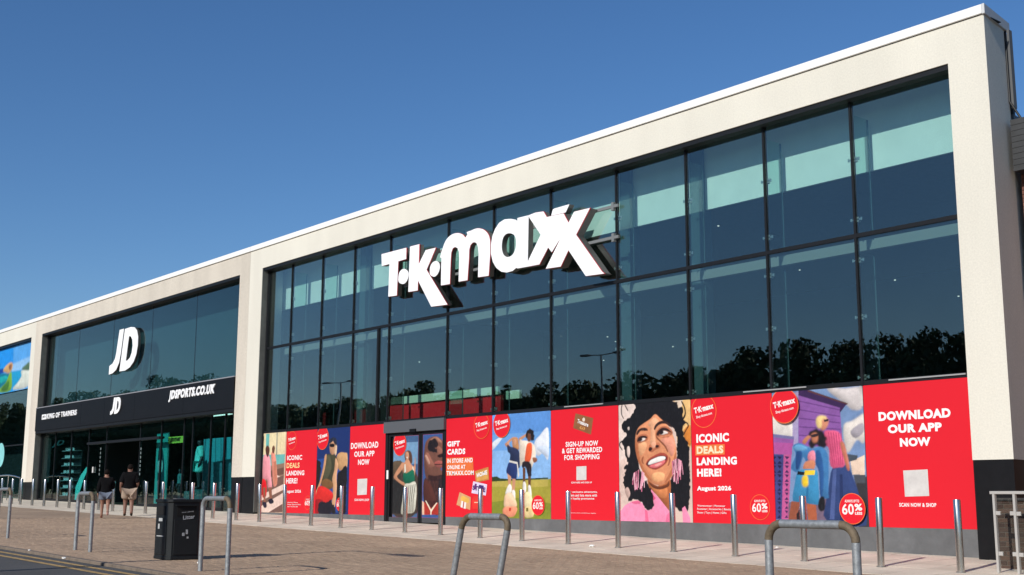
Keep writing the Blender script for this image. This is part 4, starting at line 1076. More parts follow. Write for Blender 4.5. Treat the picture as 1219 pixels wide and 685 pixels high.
mxs = [x_at(p, 560, .32) for p in (64, 83, 104, 125, 165, 190, 217, 227.5, 249, 266)]
DTZ = F(140, 527, .32)[1]
edges = [JL + .16] + mxs + [JR]
for i, (a, b) in enumerate(zip(edges[:-1], edges[1:])):
    if i == 4:
        MB().box(a + .03, b - .03, .32, .334, DTZ + .05, BB - .12).obj('glass_pane', glass_jd, jd); continue
    MB().box(a + .02, b - .02, .32, .334, g((a + b) / 2, 0) + .02, BB - .12).obj('glass_pane', glass_jd, jd)
for a in mxs:
    MB().box(a - .022, a + .022, .30, .38, g(a, 0) - .1, BB - .12).obj('mullion', frame_dark, jd)
MB().box(mxs[2], mxs[5], .22, .45, DTZ, DTZ + .10).obj('door_canopy', frame_dark, jd)
for i in (0, 1, 2, 3, 5, 6, 7, 8, 9):
    a, b = edges[i], edges[i + 1]
    MB().box(a + .02, b - .02, .29, .36, g((a + b) / 2, 0) - .05, g((a + b) / 2, 0) + .12).obj('bottom_rail', frame_dark, jd)
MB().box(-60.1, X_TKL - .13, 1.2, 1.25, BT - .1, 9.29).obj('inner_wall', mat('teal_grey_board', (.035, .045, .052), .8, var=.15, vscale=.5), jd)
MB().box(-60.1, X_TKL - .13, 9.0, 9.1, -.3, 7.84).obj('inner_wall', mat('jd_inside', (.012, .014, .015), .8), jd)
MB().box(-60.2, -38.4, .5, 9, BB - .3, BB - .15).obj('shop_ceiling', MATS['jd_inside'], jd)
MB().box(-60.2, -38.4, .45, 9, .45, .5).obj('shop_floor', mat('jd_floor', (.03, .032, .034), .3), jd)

def word_sign(label, s, p0, p1, Y, shear=.0, bold=.05, pre=None):
    a, b = F(*p0, Y), F(*p1, Y)
    t = thing('wall_sign', label, 'sign', ((a[0] + b[0]) / 2, Y, b[1]))
    fit_text('lettering', s, a[0], a[1], b[0], b[1], Y - .03, white_face, t, bold=bold, shear=shear, depth=.03, spacing=1.16)
    return t
t = word_sign('white lettering KING OF TRAINERS at the left end of the black fascia band', 'KING OF TRAINERS', (56.6, 493), (91.5, 494.2), -.05, bold=.03)
a, b = F(50, 494, -.08), F(54.6, 499.2, -.08)
MB().box(a[0], b[0], -.08, -.05, b[1], a[1]).obj('logo_plate', white_face, t)
fit_text('lettering', 'JD', a[0] + .08, a[1] - .06, b[0] - .08, b[1] + .06, -.084, frame_dark, t, bold=.04)
word_sign('white lettering JDSPORTS.CO.UK at the right end of the black fascia band', 'JDSPORTS.CO.UK', (202, 465.5), (256.2, 471.5), -.05, shear=.2, bold=.05)

JC = (120, 380, 5.708)
def jd_logo(nm, label, base, Yf, depth, k0):
    J = [(128, 74), (156, 66), (136, 230), (124, 296), (104, 344), (80, 368), (54, 378), (58, 320), (80, 302), (96, 270), (104, 236)]
    Dp = [(164, 68), (205, 54), (228, 56), (244, 76), (252, 120), (250, 180), (240, 240), (222, 290), (196, 328), (164, 350), (126, 356)]
    Dh = [(192, 116), (204, 118), (214, 140), (216, 180), (210, 226), (198, 262), (180, 282), (168, 284)]
    t = thing(nm, label, 'sign', (F(150, 420, Yf)[0], Yf, 5))
    def tr(pts, sm=None):
        W = [F(JC[0] + q[0] / JC[2], JC[1] + q[1] / JC[2], base) for q in pts]
        return W
    parts = [[tr(J[:2]) + tr(J[2:])], [tr(Dp), tr(Dh)]]
    mp = k0
    for W in parts:
        W2 = [[mp(*p) for p in w] for w in W]
        o = link_mesh('letter', curve_mesh(W2, Yf + .02, depth - .02), dark_edge, t)
        link_mesh('letter_face', curve_mesh(W2, Yf, .019), white_face, o)
    return t
jd_logo('shop_sign', 'big white slanted logo letters JD mounted on the upper dark glass', .16, .16, .13, lambda x, z: (x, z))
c1 = F(154, 418, .16); c2 = F(141, 484, -.05)
jd_logo('wall_sign', 'small white slanted logo letters JD in the middle of the black fascia band', .16, -.09, .04,
        lambda x, z: (c2[0] + (x - c1[0]) * .36, c2[1] + (z - c1[1]) * .38))

# display figures and graphics behind the dark glass
teal, teal_d = mat('teal_cloth', (.16, .80, .70), .7, var=.1, vscale=6), mat('teal_print', (.02, .16, .18), .6, var=.3, vscale=1.2)
def disp(name, label, cat, pts, Y, m, depth=.05, group=None):
    W = [F(p[0], p[1], Y) for p in pts]; cx_ = sum(w[0] for w in W) / len(W)
    o = link_mesh(name, curve_mesh([W], Y, depth), m); _props(o, label, cat, group); return o
def panel(name, label, cat, px0, py0, px1, py1, Y, m, base):
    a, b = F(px0, py0, Y), F(px1, py1, Y)
    t = thing(name, label, cat, ((a[0] + b[0]) / 2, Y, b[1]))
    MB().box(a[0], b[0], Y, Y + .04, b[1], a[1]).obj('board', m, t)
    return t, a, b
t, a, b = panel('picture_board', 'large teal crowd picture in the right hand window of the black banded store', 'display', 243, 523, 281, 605, .9, teal_d, 0)
R2 = random.Random(5)
A = Art(200, 510, 6.844, .89, clip=(a[0], b[0], b[1], a[1]))
A.rect((10, 60, 66), a[0], b[0], b[1], a[1])
A.poly((70, 180, 190), [(290, 90), (515, 50), (510, 250), (300, 290)])
for k in range(9):
    xx = 310 + k * 24; yy = 230 + R2.random() * 60
    A.poly(((14, 40, 48), (20, 60, 66), (70, 130, 140))[k % 3], [(xx - 12, yy + 40), (xx - 6, yy), (xx + 6, yy - 6), (xx + 12, yy + 36), (xx + 10, yy + 240), (xx - 12, yy + 250)], 3)
for k in range(4): A.poly((16, 50, 58), [(340 + k * 45, 80), (344 + k * 45, 80), (344 + k * 45, 280), (340 + k * 45, 280)])
A.paint('picture', t)
t, a, b = panel('picture_board', 'narrow teal picture panel right of the open store doorway', 'display', 187.5, 516, 196.5, 600, .8, teal, 0)
A = Art(150, 440, 4.28, .79, clip=(a[0], b[0], b[1], a[1])); A.rect((60, 190, 180), a[0], b[0], b[1], a[1]); A.poly((16, 60, 70), [(165, 420), (185, 400), (195, 500), (188, 660), (160, 660)], 3); A.poly((150, 210, 205), [(162, 470), (185, 465), (184, 520), (162, 525)], 3); A.paint('picture', t)
a, b = F(196, 521, .8), F(219, 527, .8)
t = thing('summer_sign', 'yellow green strip reading summer hanging inside the dark store window', 'sign', ((a[0] + b[0]) / 2, .8, a[1]))
MB().box(a[0], b[0], .8, .83, b[1], a[1]).obj('strip', mat('lime_strip', (.50, .70, .08), .6), t)
fit_text('lettering', 'summer', a[0] + .3, a[1] - .04, b[0] - .3, b[1] + .06, .795, frame_dark, t, bold=.04)

def skin_body(name, verts, edges, radii, m, parent, levels=2):
    me = bpy.data.meshes.new(name); me.from_pydata([Vector(v) for v in verts], edges, [])
    o = bpy.data.objects.new(name, me); C.objects.link(o)
    md = o.modifiers.new('s', 'SKIN'); md.use_smooth_shade = True
    for i, r in enumerate(radii):
        r = r if isinstance(r, tuple) else (r, r)
        me.skin_vertices[0].data[i].radius = r
    me.skin_vertices[0].data[0].use_root = True
    sb = o.modifiers.new('u', 'SUBSURF'); sb.levels = levels; sb.render_levels = levels
    dg = bpy.context.evaluated_depsgraph_get()
    m2 = bpy.data.meshes.new_from_object(o.evaluated_get(dg), depsgraph=dg)
    bpy.data.objects.remove(o)
    m2.shade_smooth()
    ob = link_mesh(name, m2, m, parent, shift=False)
    return ob
def figure(label, cat, name, loc, rz, H, skin, hair_m, top_m, bot_m, shoe_m, pose, group=None, headless=False, wide=1.0, long_sleeves=False):
    """pose: joints in units of body height, x right, y forward, z up"""
    t = thing(name, label, cat, loc, group); t.rotation_euler = (0, 0, rz); t.scale = (1, 1, 1)
    p = {k: Vector(v) * H for k, v in pose.items()}
    w = wide * H
    V = ['pelvis', 'spine', 'chest', 'neck', 'chin', 'head', 'crown', 'shL', 'elL', 'wrL', 'hdL', 'shR', 'elR', 'wrR', 'hdR', 'hpL', 'knL', 'anL', 'toL', 'hpR', 'knR', 'anR', 'toR']
    Rr = {'pelvis': (.085, .062), 'spine': (.075, .055), 'chest': (.085, .06), 'neck': .033, 'chin': .038, 'head': (.044, .050), 'crown': .030,
          'shL': .036, 'elL': .026, 'wrL': .018, 'hdL': .016, 'shR': .036, 'elR': .026, 'wrR': .018, 'hdR': .016,
          'hpL': .055, 'knL': .034, 'anL': .022, 'toL': .020, 'hpR': .055, 'knR': .034, 'anR': .022, 'toR': .020}
    vs = [p[k] for k in V]; ix = {k: i for i, k in enumerate(V)}
    E_ = [('pelvis', 'spine'), ('spine', 'chest'), ('chest', 'neck'), ('neck', 'chin'), ('chin', 'head'), ('head', 'crown')]
    for s_ in 'LR': E_ += [('chest', 'sh' + s_), ('sh' + s_, 'el' + s_), ('el' + s_, 'wr' + s_), ('wr' + s_, 'hd' + s_), ('pelvis', 'hp' + s_), ('hp' + s_, 'kn' + s_), ('kn' + s_, 'an' + s_), ('an' + s_, 'to' + s_)]
    rad = [tuple(q * w for q in (Rr[k] if isinstance(Rr[k], tuple) else (Rr[k], Rr[k]))) for k in V]
    # fingers: five short chains from the palm
    ed = [(ix[a], ix[b]) for a, b in E_]
    for s_, sg_ in (('L', -1), ('R', 1)):
        base = p['hd' + s_]; d = (base - p['wr' + s_]).normalized(); side = d.cross(Vector((1, 0, 0))).normalized()
        for f_ in range(5):
            off = side * (f_ - 2) * .007 * H
            ln = (.020, .030, .034, .031, .024)[f_] * H
            a_ = base + off * 1.0 + d * .008 * H; b_ = a_ + d * ln + Vector((-sg_ * .006 * H, 0, 0))
            n = len(vs); vs += [a_, b_]; rad += [(.0052 * H, .0052 * H), (.004 * H, .004 * H)]; ed += [(ix['hd' + s_], n), (n, n + 1)]
    skin_body('body', vs, ed, rad, skin, t)
    def sub(nm, keys, es, rr, m, extra=None):
        vv = [p[k] if isinstance(k, str) else Vector(k) * H for k in keys]
        return skin_body(nm, vv, es, [tuple(q * w for q in (r if isinstance(r, tuple) else (r, r))) for r in rr], m, t)
    lerp = lambda a, b, u: tuple((p[a] * (1 - u) + p[b] * u) / H)
    # top
    sl_ = 'wr' if long_sleeves else 'el'; u_ = .9 if long_sleeves else .85
    sub('top', ['chest', 'spine', 'pelvis', lerp('pelvis', 'spine', -.55 if long_sleeves else -.25), 'shL', lerp('shL', 'elL', .85), lerp('elL', sl_ + 'L', u_), 'shR', lerp('shR', 'elR', .85), lerp('elR', sl_ + 'R', u_), lerp('chest', 'neck', .7)],
        [(0, 1), (1, 2), (2, 3), (0, 4), (4, 5), (5, 6), (0, 7), (7, 8), (8, 9), (0, 10)], [(.104, .078), (.100, .076), (.112, .084), (.116, .088), .052, .044, .036, .052, .044, .036, .048], top_m)
    sub('shorts', ['pelvis', 'hpL', lerp('hpL', 'knL', .45), lerp('hpL', 'knL', pose_s(pose)), 'hpR', lerp('hpR', 'knR', .45), lerp('hpR', 'knR', pose_s(pose))],
        [(0, 1), (1, 2), (2, 3), (0, 4), (4, 5), (5, 6)], [(.100, .078), .074, .072, .070, .074, .072, .070], bot_m)
    for s_ in 'LR':
        a_ = p['an' + s_]; b_ = p['to' + s_]; d = (b_ - a_)
        skin_body('shoe', [a_ + Vector((0, 0, 0)), a_ - d * .12 + Vector((0, 0, -.028 * H)), a_ + d * .55 + Vector((0, 0, -.012 * H)), b_ + d * .1 + Vector((0, 0, -.002 * H))],
                  [(0, 1), (0, 2), (2, 3)], [(.026 * H,) * 2, (.024 * H,) * 2, (.026 * H,) * 2, (.024 * H, .018 * H)], shoe_m, t, 1)
    if hair_m:
        hd = p['head']; bm = bmesh.new(); bmesh.ops.create_icosphere(bm, subdivisions=3, radius=1.0)
        for v in bm.verts:
            c_ = v.co.copy(); wv = 1 + .05 * math.sin(9 * c_.x + 3) * math.sin(8 * c_.z + 1) * math.cos(7 * c_.y)
            low = min(0.0, c_.z + .25)
            v.co = Vector((c_.x * .054 * wv, (c_.y * .060 + low * -.004) * wv, c_.z * (.064 if c_.z > 0 else .058) * wv)) * H
            if c_.y > .35 and c_.z < .45: v.co.y -= .030 * H * min(1, (c_.y - .35) * 3)       # hairline: leave the face free
        me_ = bpy.data.meshes.new('hair'); bm.to_mesh(me_); bm.free(); me_.shade_smooth()
        me_.transform(Matrix.Translation(hd + Vector((0, -.012 * H, .008 * H))))
        link_mesh('hair', me_, hair_m, t, shift=False)
    return t
def pose_s(pose): return pose.get('_s', (0.8,))[0] if '_s' in pose else 0.8
base_pose = dict(pelvis=(0, 0, .53), spine=(0, 0, .62), chest=(0, .0, .75), neck=(0, .005, .84), chin=(0, .012, .875), head=(0, .016, .925), crown=(0, .008, .965),
                 shL=(-.105, 0, .79), elL=(-.14, -.02, .62), wrL=(-.15, .03, .49), hdL=(-.15, .04, .455), shR=(.105, 0, .79), elR=(.14, -.02, .62), wrR=(.15, .03, .49), hdR=(.15, .04, .455),
                 hpL=(-.055, 0, .49), knL=(-.058, .01, .27), anL=(-.06, 0, .05), toL=(-.065, .09, .022), hpR=(.055, 0, .49), knR=(.058, .01, .27), anR=(.06, 0, .05), toR=(.065, .09, .022))
sk_m = mat('skin_tan', (.20, .10, .07), .55, var=.08, vscale=12)
sk_m2 = mat('skin_light', (.30, .16, .11), .55, var=.08, vscale=12)
hair_dark = mat('dark_hair', (.010, .007, .006), .9, spec=.1, var=.3, vscale=60)
blk = mat('black_cotton', (.006, .006, .007), 1.0, spec=.1, var=.25, vscale=30, bump=.3, bscale=40)
beige = mat('beige_cotton', (.33, .25, .19), .85, var=.1, vscale=20, bump=.3, bscale=30)
denim = mat('pale_denim', (.13, .155, .21), .85, var=.2, vscale=40)
shoe_b = mat('dark_shoe', (.025, .022, .022), .6); shoe_p = mat('pink_shoe', (.42, .22, .18), .6)
P2p = dict(base_pose); P2p.update(knL=(-.058, .05, .29), anL=(-.06, .03, .055), toL=(-.062, .12, .03), knR=(.058, .0, .27), anR=(.062, -.10, .07), toR=(.066, -.03, .022),
                                  elR=(.15, -.04, .63), wrR=(.13, .05, .55), hdR=(.12, .085, .54), elL=(-.15, -.05, .63), wrL=(-.155, .02, .50), hdL=(-.155, .03, .465))
P2p['_s'] = (.86,)
P1p = dict(base_pose); P1p.update(knL=(-.056, .06, .29), anL=(-.058, .07, .055), toL=(-.06, .16, .03), knR=(.056, -.03, .275), anR=(.06, -.19, .16), toR=(.062, -.20, .075),
                                  elR=(.15, .02, .64), wrR=(.12, .10, .60), hdR=(.10, .13, .60))
P1p['_s'] = (.5,)
for pp in (P1p, P2p):
    pass
def strip_s(d): return d
px, py = hit(124, 617.5)
figure('shorter person in a black hooded top and pale shorts, stepping away with one heel raised', 'person', 'person', (px, py, g(px, py)), math.radians(68), 1.52, sk_m2, hair_dark, blk, denim, shoe_p,
       {k: v for k, v in P1p.items() if k != '_s'} | {'_s': P1p['_s'] + (0, 0)}, 'people walking to the store doorway', wide=1.12, long_sleeves=True)
px, py = hit(152, 615.0)
figure('taller broad person in a black T-shirt and loose beige shorts walking towards the doorway', 'person', 'person', (px, py, g(px, py)), math.radians(68), 1.72, sk_m, hair_dark, blk, beige, shoe_b,
       {k: v for k, v in P2p.items() if k != '_s'} | {'_s': P2p['_s'] + (0, 0)}, 'people walking to the store doorway', wide=1.30)
# window mannequins
mq_dark = mat('mannequin_dark', (.02, .03, .035), .4)
mx, mz = F(237, 583, 1.0)
figure('mannequin in turquoise T-shirt and shorts standing high in the window', 'mannequin', 'mannequin', (mx, 1.0, mz), math.radians(160), F(237, 522, 1.0)[1] - mz, mq_dark, None, teal, teal, mq_dark, {**base_pose, '_s': (.8, 0, 0)}, wide=1.55)
mx2, mz2 = F(213, 598, 1.0)
figure('smaller dark mannequin with pale shoulders between two teal displays', 'mannequin', 'mannequin', (mx2, 1.0, mz2), math.radians(170), F(213, 557, 1.0)[1] - mz2, mq_dark, None, mat('teal_dim', (.05, .22, .22), .7), mq_dark, mq_dark, {**base_pose, '_s': (.7, 0, 0)})
plm = mat('plinth_teal', (.03, .12, .12), .5)
o = MB().box(x_at(229, 590, .8), x_at(242, 590, .8), .75, 1.3, .5, mz - .0).obj('display_plinth', plm); _props(o, 'dark teal block the turquoise mannequin stands on', 'plinth')
a, b = F(219, 585, .7), F(230, 597, .7)
o = MB().box(a[0], b[0], .7, 1.1, .5, a[1]).obj('display_plinth', plm); _props(o, 'empty teal block low in the window behind the bin', 'plinth')
# shoe shelves left
a, b = F(74, 537, .9), F(85, 595, .9)
t = thing('shoe_rack', 'tall rack of pale shoes behind the glass left of the doorway', 'shelf', ((a[0] + b[0]) / 2, .9, .5))
MB().box(a[0], b[0], 1.25, 1.3, .5, a[1]).obj('back_board', mq_dark, t)
for k in range(7):
    z = b[1] + .2 + (a[1] - b[1] - .2) * k / 6
    sh = MB().box(a[0], b[0], .9, 1.25, z - .03, z).obj('shelf', mat('shelf_pale', (.3, .36, .36), .5), t)
    for j in range(3):
        xs = a[0] + .2 + (b[0] - a[0] - .4) * (j + .3 * R2.random()) / 3
        MB().ring([[(xs + .28 * u, .95 + .1 * v_, z + .002 + hh * (.13 if u < .45 else .07)) for u, v_ in ((0, 0), (.5, -.1), (1, .3), (1, .7), (.5, 1.1), (0, 1))] for hh in (0, 1)]).obj('shoe', mat('pale_shoe', (.55, .66, .66), .5), t)
# curved graphic left of door
o = disp('window_graphic', 'curved teal graphic of a running figure left of the doorway', 'graphic', [(88, 604), (90, 580), (96, 566), (103, 556), (104, 560), (99, 572), (94, 588), (93, 604)], .6, teal, .01)
fit = F(62, 525, .6), F(76, 532, .6)
t = thing('ghost_logo', 'dim teal logo letters on the glass near the left pillar', 'sign', (fit[0][0], .6, fit[0][1]))
fit_text('lettering', 'JD', fit[0][0], fit[0][1], fit[1][0], fit[1][1], .6, mat('ghost_teal', (.02, .08, .085), .6), t, bold=.03, shear=.3)
o = MB().box(x_at(111, 560, .31), x_at(111.6, 560, .31), .26, .30, F(111, 563, .3)[1], F(111, 556, .3)[1]).obj('door_handle', white_metal, jd)
for px_ in (119, 167):
    for k in range(7):
        z = F(px_, 536 + k * 5, .315)[1]; xx = x_at(px_, 550, .315)
        MB().box(xx - .035, xx + .035, .312, .318, z, z + .10).obj('door_marking', mat('marking_grey', (.16, .20, .20), .6), jd)
for (p0, p1, yy) in ((254, 274, 495.5), (231, 243, 506.5)):
    a = F(p0, yy, 2.2); b = F(p1, yy, 2.2)
    o = MB().box(a[0], b[0], 2.2, 2.3, a[1] - .04, a[1] + .03).obj('ceiling_light', lampm); _props(o, 'thin white strip light glowing inside, %s in the dark window' % ('upper right' if p0 > 240 else 'lower left'), 'light')
# ------------------------------------------------------------------ third store
TL, TRR = -82.0, -60.86
MB().box(TL, TRR - .002, .02, .5, ZT - .10, ZT - .002).obj('head_lining', frame_dark, tv)
PZ = F(36, 462, .2)[1]
bp = thing('beach_picture', 'bright picture of blue sea, cliffs and white beach in the upper window', 'picture', (-64, .2, PZ))
MB().box(TL, TRR, .2, .24, PZ, ZT - .12).obj('picture_panel', pm((40, 160, 235)), bp)
A = Art(0, 395, 8.556, .198, clip=(-71.5, TRR - .01, PZ, ZT - .12)); A.softmin = 1.6; BASE[0] = (40, 160, 240)
A.poly((30, 150, 240), [(-60, 100), (320, 45), (316, 300), (-60, 380)]); A.poly((90, 170, 240), [(140, 120), (320, 60), (305, 330), (130, 400)], 0); A.poly((150, 200, 245), [(130, 330), (310, 250), (300, 380), (120, 410)])
A.poly((10, 60, 160), [(-60, 400), (30, 375), (40, 420), (-60, 470)]); A.poly((0, 120, 150), [(-60, 440), (90, 420), (110, 500), (-60, 640)]); A.poly((20, 170, 170), [(-20, 480), (60, 450), (80, 490), (-20, 540)], 3)
A.poly((216, 170, 110), [(30, 400), (60, 350), (105, 315), (130, 325), (125, 380), (95, 425), (50, 415)], 3); A.poly((150, 100, 70), [(90, 345), (120, 330), (115, 380), (95, 390)], 3)
A.poly((120, 170, 50), [(100, 420), (125, 430), (110, 600), (-20, 620), (10, 570), (60, 520)], 3); A.poly((70, 120, 40), [(20, 570), (90, 500), (80, 590), (20, 605)], 3)
A.poly((30, 160, 210), [(120, 410), (300, 380), (290, 480), (125, 595)]); A.poly((220, 226, 214), [(215, 400), (298, 385), (282, 560), (130, 590), (180, 520), (220, 450)], 3); A.poly((90, 120, 90), [(220, 380), (270, 330), (300, 310), (298, 388), (250, 392)], 3)
A.paint('picture', bp, ppm=40)
zl = F(20, 530, .3)[1]
MB().box(TL, TRR - .05, .30, .314, .6, zl - .03).obj('glass_pane', glass_jd, tv); MB().box(TL, TRR - .05, .30, .314, zl + .03, PZ - .02).obj('glass_pane', glass_jd, tv)
MB().box(TL, TRR - .002, .28, .36, zl - .03, zl + .03).obj('transom', frame_dark, tv)
MB().box(-82.8, -60.4, 5.0, 5.1, -.3, 7.84).obj('inner_wall', MATS['jd_inside'], tv); MB().box(-83, -60.3, .4, 5.0, .6, .65).obj('shop_floor', MATS['jd_floor'], tv)
A = Art(0, 520, 7.61, .28); A.disc((150, 225, 225), (-30, 170), (38, 165)); 
dc = thing('window_disc', 'pale turquoise round sticker on the glass at the left edge', 'sticker', (F(1, 541, .28)[0], .28, 2)); A.build('disc', dc)
# curved rail behind the far bollards
rl = thing('guard_rail', 'low curved metal guard rail near the far left pillar', 'railing', (-62, -.9, g(-62, -.9)))
pth = [(x_at(p, q, -.9), -.9, F(p, q, -.9)[1]) for p, q in ((-14, 569), (0, 566.5), (10, 566), (18, 567), (24, 569))]
MB().tube(pth, .03, 8).obj('top_rail', stainless, rl, smooth=True)
for p in pth[::2]: MB().tube([(p[0], p[1], g(p[0], p[1])), (p[0], p[1], p[2])], .025, 8).obj('post', stainless, rl, smooth=True)

# ------------------------------------------------------------------ bollards
def make_bollard():
    t = thing('bollard', '', 'bollard', (0, 0, 0), 'stainless steel bollards along the pale paving')
    MB().ring([[(.056 * math.cos(a_ * math.pi / 10), .056 * math.sin(a_ * math.pi / 10), z) for a_ in range(20)] for z in (0, .5, 1.075)] +
              [[(.050 * math.cos(a_ * math.pi / 10), .050 * math.sin(a_ * math.pi / 10), 1.09) for a_ in range(20)]]).obj('post', stainless, t, smooth=True)
    MB().cyl((0, 0), .072, 0.0, .012, 20).obj('base_collar', mat('collar', (.25, .24, .23), .6, metal=.5), t)
    return t
def dup(t, loc, label, rz=0.0):
    c = t.copy(); C.objects.link(c); c.location = loc; c.rotation_euler = (0, 0, rz); c['label'] = label
    for ch in t.children:
        d = ch.copy(); C.objects.link(d); d.parent = c
        for gc in ch.children:
            e = gc.copy(); C.objects.link(e); e.parent = d
    return c
bol = [(1144, 683, 'nearest bollard, in front of the right edge of the wide red app poster'),
       (1049, 677.5, 'second nearest bollard, before the left edge of the wide red app poster'),
       (958, 669, 'bollard in front of the purple house poster, seen through the rusty bent hoop'),
       (875.5, 662.5, 'bollard before the wide iconic deals poster, left of its sixty percent roundel'),
       (802, 656.5, 'bollard below the right half of the laughing woman poster'),
       (736, 651, 'bollard below the left edge of the laughing woman poster'),
       (676.5, 645.5, 'bollard in front of the left part of the sign-up poster'),
       (621.5, 641, 'bollard before the poster of two children on grass'),
       (571.5, 638, 'bollard rising behind the top bar of the leaning hoop'),
       (524.5, 635.5, 'bollard at the right jamb of the sliding doors'),
       (482, 632.5, 'bollard in front of the woman in green on the left door leaf'),
       (442.5, 630.5, 'bollard before the right side of the red app poster left of the doors'),
       (405.5, 628, 'bollard before the poster of the figure in cap and olive vest'),
       (370, 625.5, 'bollard before the right edge of the narrow iconic deals poster'),
       (338.5, 623, 'bollard at the joint right of the zebra crossing picture'),
       (308.5, 622, 'bollard at the left edge of the zebra crossing picture'),
       (281, 620.5, 'bollard standing just before the black pillar foot between both stores'),
       (253, 619.5, 'bollard seen through the hoop right of the litter bin'),
       (228, 616, 'bollard partly hidden behind the right side of the litter bin'),
       (192.5, 612, 'bollard partly hidden behind the left side of the litter bin'),
       (173, 610, 'bollard just right of the person in beige shorts'),
       (134, 607.5, 'bollard between the two walking people'),
       (117, 606.5, 'bollard just left of the shorter walking person'),
       (99.5, 605, 'bollard seen through the hoop near the walking people'),
       (82, 604.5, 'first bollard left of the hoop near the walking people'),
       (67.5, 604, 'second bollard left of the hoop near the walking people'),
       (52, 602.5, 'third bollard left of the hoop near the walking people'),
       (38, 602, 'bollard right of the far cream pillar with black foot'),
       (24, 601.5, 'bollard in front of the far cream pillar with black foot'),
       (13.5, 601, 'bollard behind the corner of the leftmost hoop'),
       (1.5, 600, 'bollard at the very left edge of the view')]
b0 = None
for px_, py_, lb in bol:
    P = F(px_, py_, YB); X_ = P[0]; Yb = YB
    loc = (X_, Yb, g(X_, Yb))
    if b0 is None: b0 = make_bollard(); b0.location = loc; b0['label'] = lb
    else: dup(b0, loc, lb, rnd.uniform(0, 6)).rotation_euler = (rnd.gauss(0, .008), rnd.gauss(0, .008), rnd.uniform(0, 6))

# ------------------------------------------------------------------ cycle hoops by the kerb
def make_hoop(width, H, lab, loc, rusty=True, lean=0.0, r=.034, rz=0.0):
    t = thing('cycle_hoop', lab, 'cycle stand', loc, 'galvanised cycle hoops beside the kerb')
    t.rotation_euler = (0, 0, rz); keep = OFF[t.name]; OFF[t.name] = Vector((0, 0, 0))
    w = width / 2; R_ = .13
    sh = math.tan(lean)
    def K(P): return [(p_[0] + p_[2] * sh, p_[1], p_[2]) for p_ in P]
    def arc(cx_, a0, a1): return [(cx_ + R_ * math.cos(a_), 0, H - r - R_ + R_ * math.sin(a_)) for a_ in np.linspace(a0, a1, 7)]
    MB().tube(K([(-w, 0, -.1), (-w, 0, .4), (-w, 0, H - r - R_)]), r, 16).obj('leg', galv, t, smooth=True)
    MB().tube(K([(w, 0, -.1), (w, 0, .4), (w, 0, H - r - R_)]), r, 16).obj('leg', galv, t, smooth=True)
    MB().tube(K(arc(-w + R_, math.pi, math.pi / 2)), r, 16).obj('bend', rust if rusty else galv, t, smooth=True)
    MB().tube(K(arc(w - R_, math.pi / 2, 0)), r, 16).obj('bend', rust, t, smooth=True)
    MB().tube(K([(-w + R_, 0, H - r), (0, 0, H - r), (w - R_, 0, H - r)]), r, 16).obj('top_bar', galv, t, smooth=True)
    OFF[t.name] = keep
    return t
hy = -11.35
def hl(px_, py_): 
    return hit(px_, py_)
HOOPS = [((241, 680), (267.5, 685), 1.05, 'tall weathered hoop standing right behind the litter bin side', 0, False),
         ((88, 655), (108.5, 657.5), 1.03, 'hoop near the kerb left of the litter bin, before the walking people', 0, False)]
for L_, R_, H_, lb, ln, ru in HOOPS:
    p, q = hit(*L_), hit(*R_)
    X_ = (p[0] + q[0]) / 2; Y_ = (p[1] + q[1]) / 2
    ws = math.hypot(p[0] - q[0], p[1] - q[1])
    make_hoop(ws, H_, lb, (X_, Y_, g(X_, Y_)), ru)
q = hit(9, 641); make_hoop(.75, 1.04, 'leftmost hoop, its left half cut off by the edge of view', (q[0] - .375, q[1], g(q[0], q[1])), False)
make_hoop(.78, .97, 'leaning hoop tilted to the right, before the sliding doors and gift card poster', (-10.32, -11.3, g(-10.3, -11.3)), True, math.radians(15))
make_hoop(.83, 1.04, 'nearest upright hoop with brown rusty bends, before the purple house poster', (-5.95, -11.3, g(-5.95, -11.3)), True)

# ------------------------------------------------------------------ litter bin
bx, by = -18.78, -10.78
lb_ = thing('litter_bin', 'black square litter bin with stickers standing on the brown paving', 'bin', (bx, by, g(bx, by)))
def bin_plan(h, c): return [(-h + c, -h), (h - c, -h), (h, -h + c), (h, h - c), (h - c, h), (-h + c, h), (-h, h - c), (-h, -h + c)]
def bin_part(nm, h, c, z0, z1, m=bin_mat, bev=0.0):
    o = MB().prism(bin_plan(h, c), z0, z1)
    return link_mesh(nm, o.mesh('m', False, bev), m, lb_, shift=False)
hb = .285
me = MB()
pl = bin_plan(hb, .06)
bin_part('body', hb, .06, .0, .90)
bin_part('lid', hb + .018, .062, .90, .95, bev=.008)
bin_part('base_rim', hb + .008, .062, .0, .05, bev=.004)
def bin_box(nm, x0, x1, y0, y1, z0, z1, m, bev=0):
    return link_mesh(nm, MB().box(x0, x1, y0, y1, z0, z1).mesh('m', False, bev), m, lb_, shift=False)
shade_plate = mat('opening_shade', (.003, .003, .003), .9)
bin_box('opening', hb + .001, hb + .006, -.16, .17, .68, .84, shade_plate); bin_box('opening', -.17, .13, -hb - .006, -hb - .001, .70, .84, shade_plate)  # near-black plates on the closed body paint the shade inside the openings
bin_box('door_panel', hb + .002, hb + .012, -.20, .20, .08, .63, bin_mat, .003)
bin_box('door_panel', -.2, .2, -hb - .012, -hb - .002, .08, .63, bin_mat, .003)
bin_box('hood', hb + .002, hb + .03, -.19, .20, .845, .865, bin_mat)
bin_box('ash_plate', -.10, .02, -.06, .1, .951, .962, mat('ash_plate', (.4, .4, .4), .4, metal=.8))
stk = mat('sticker_white', (.42, .43, .43), .6, var=.4, vscale=40)
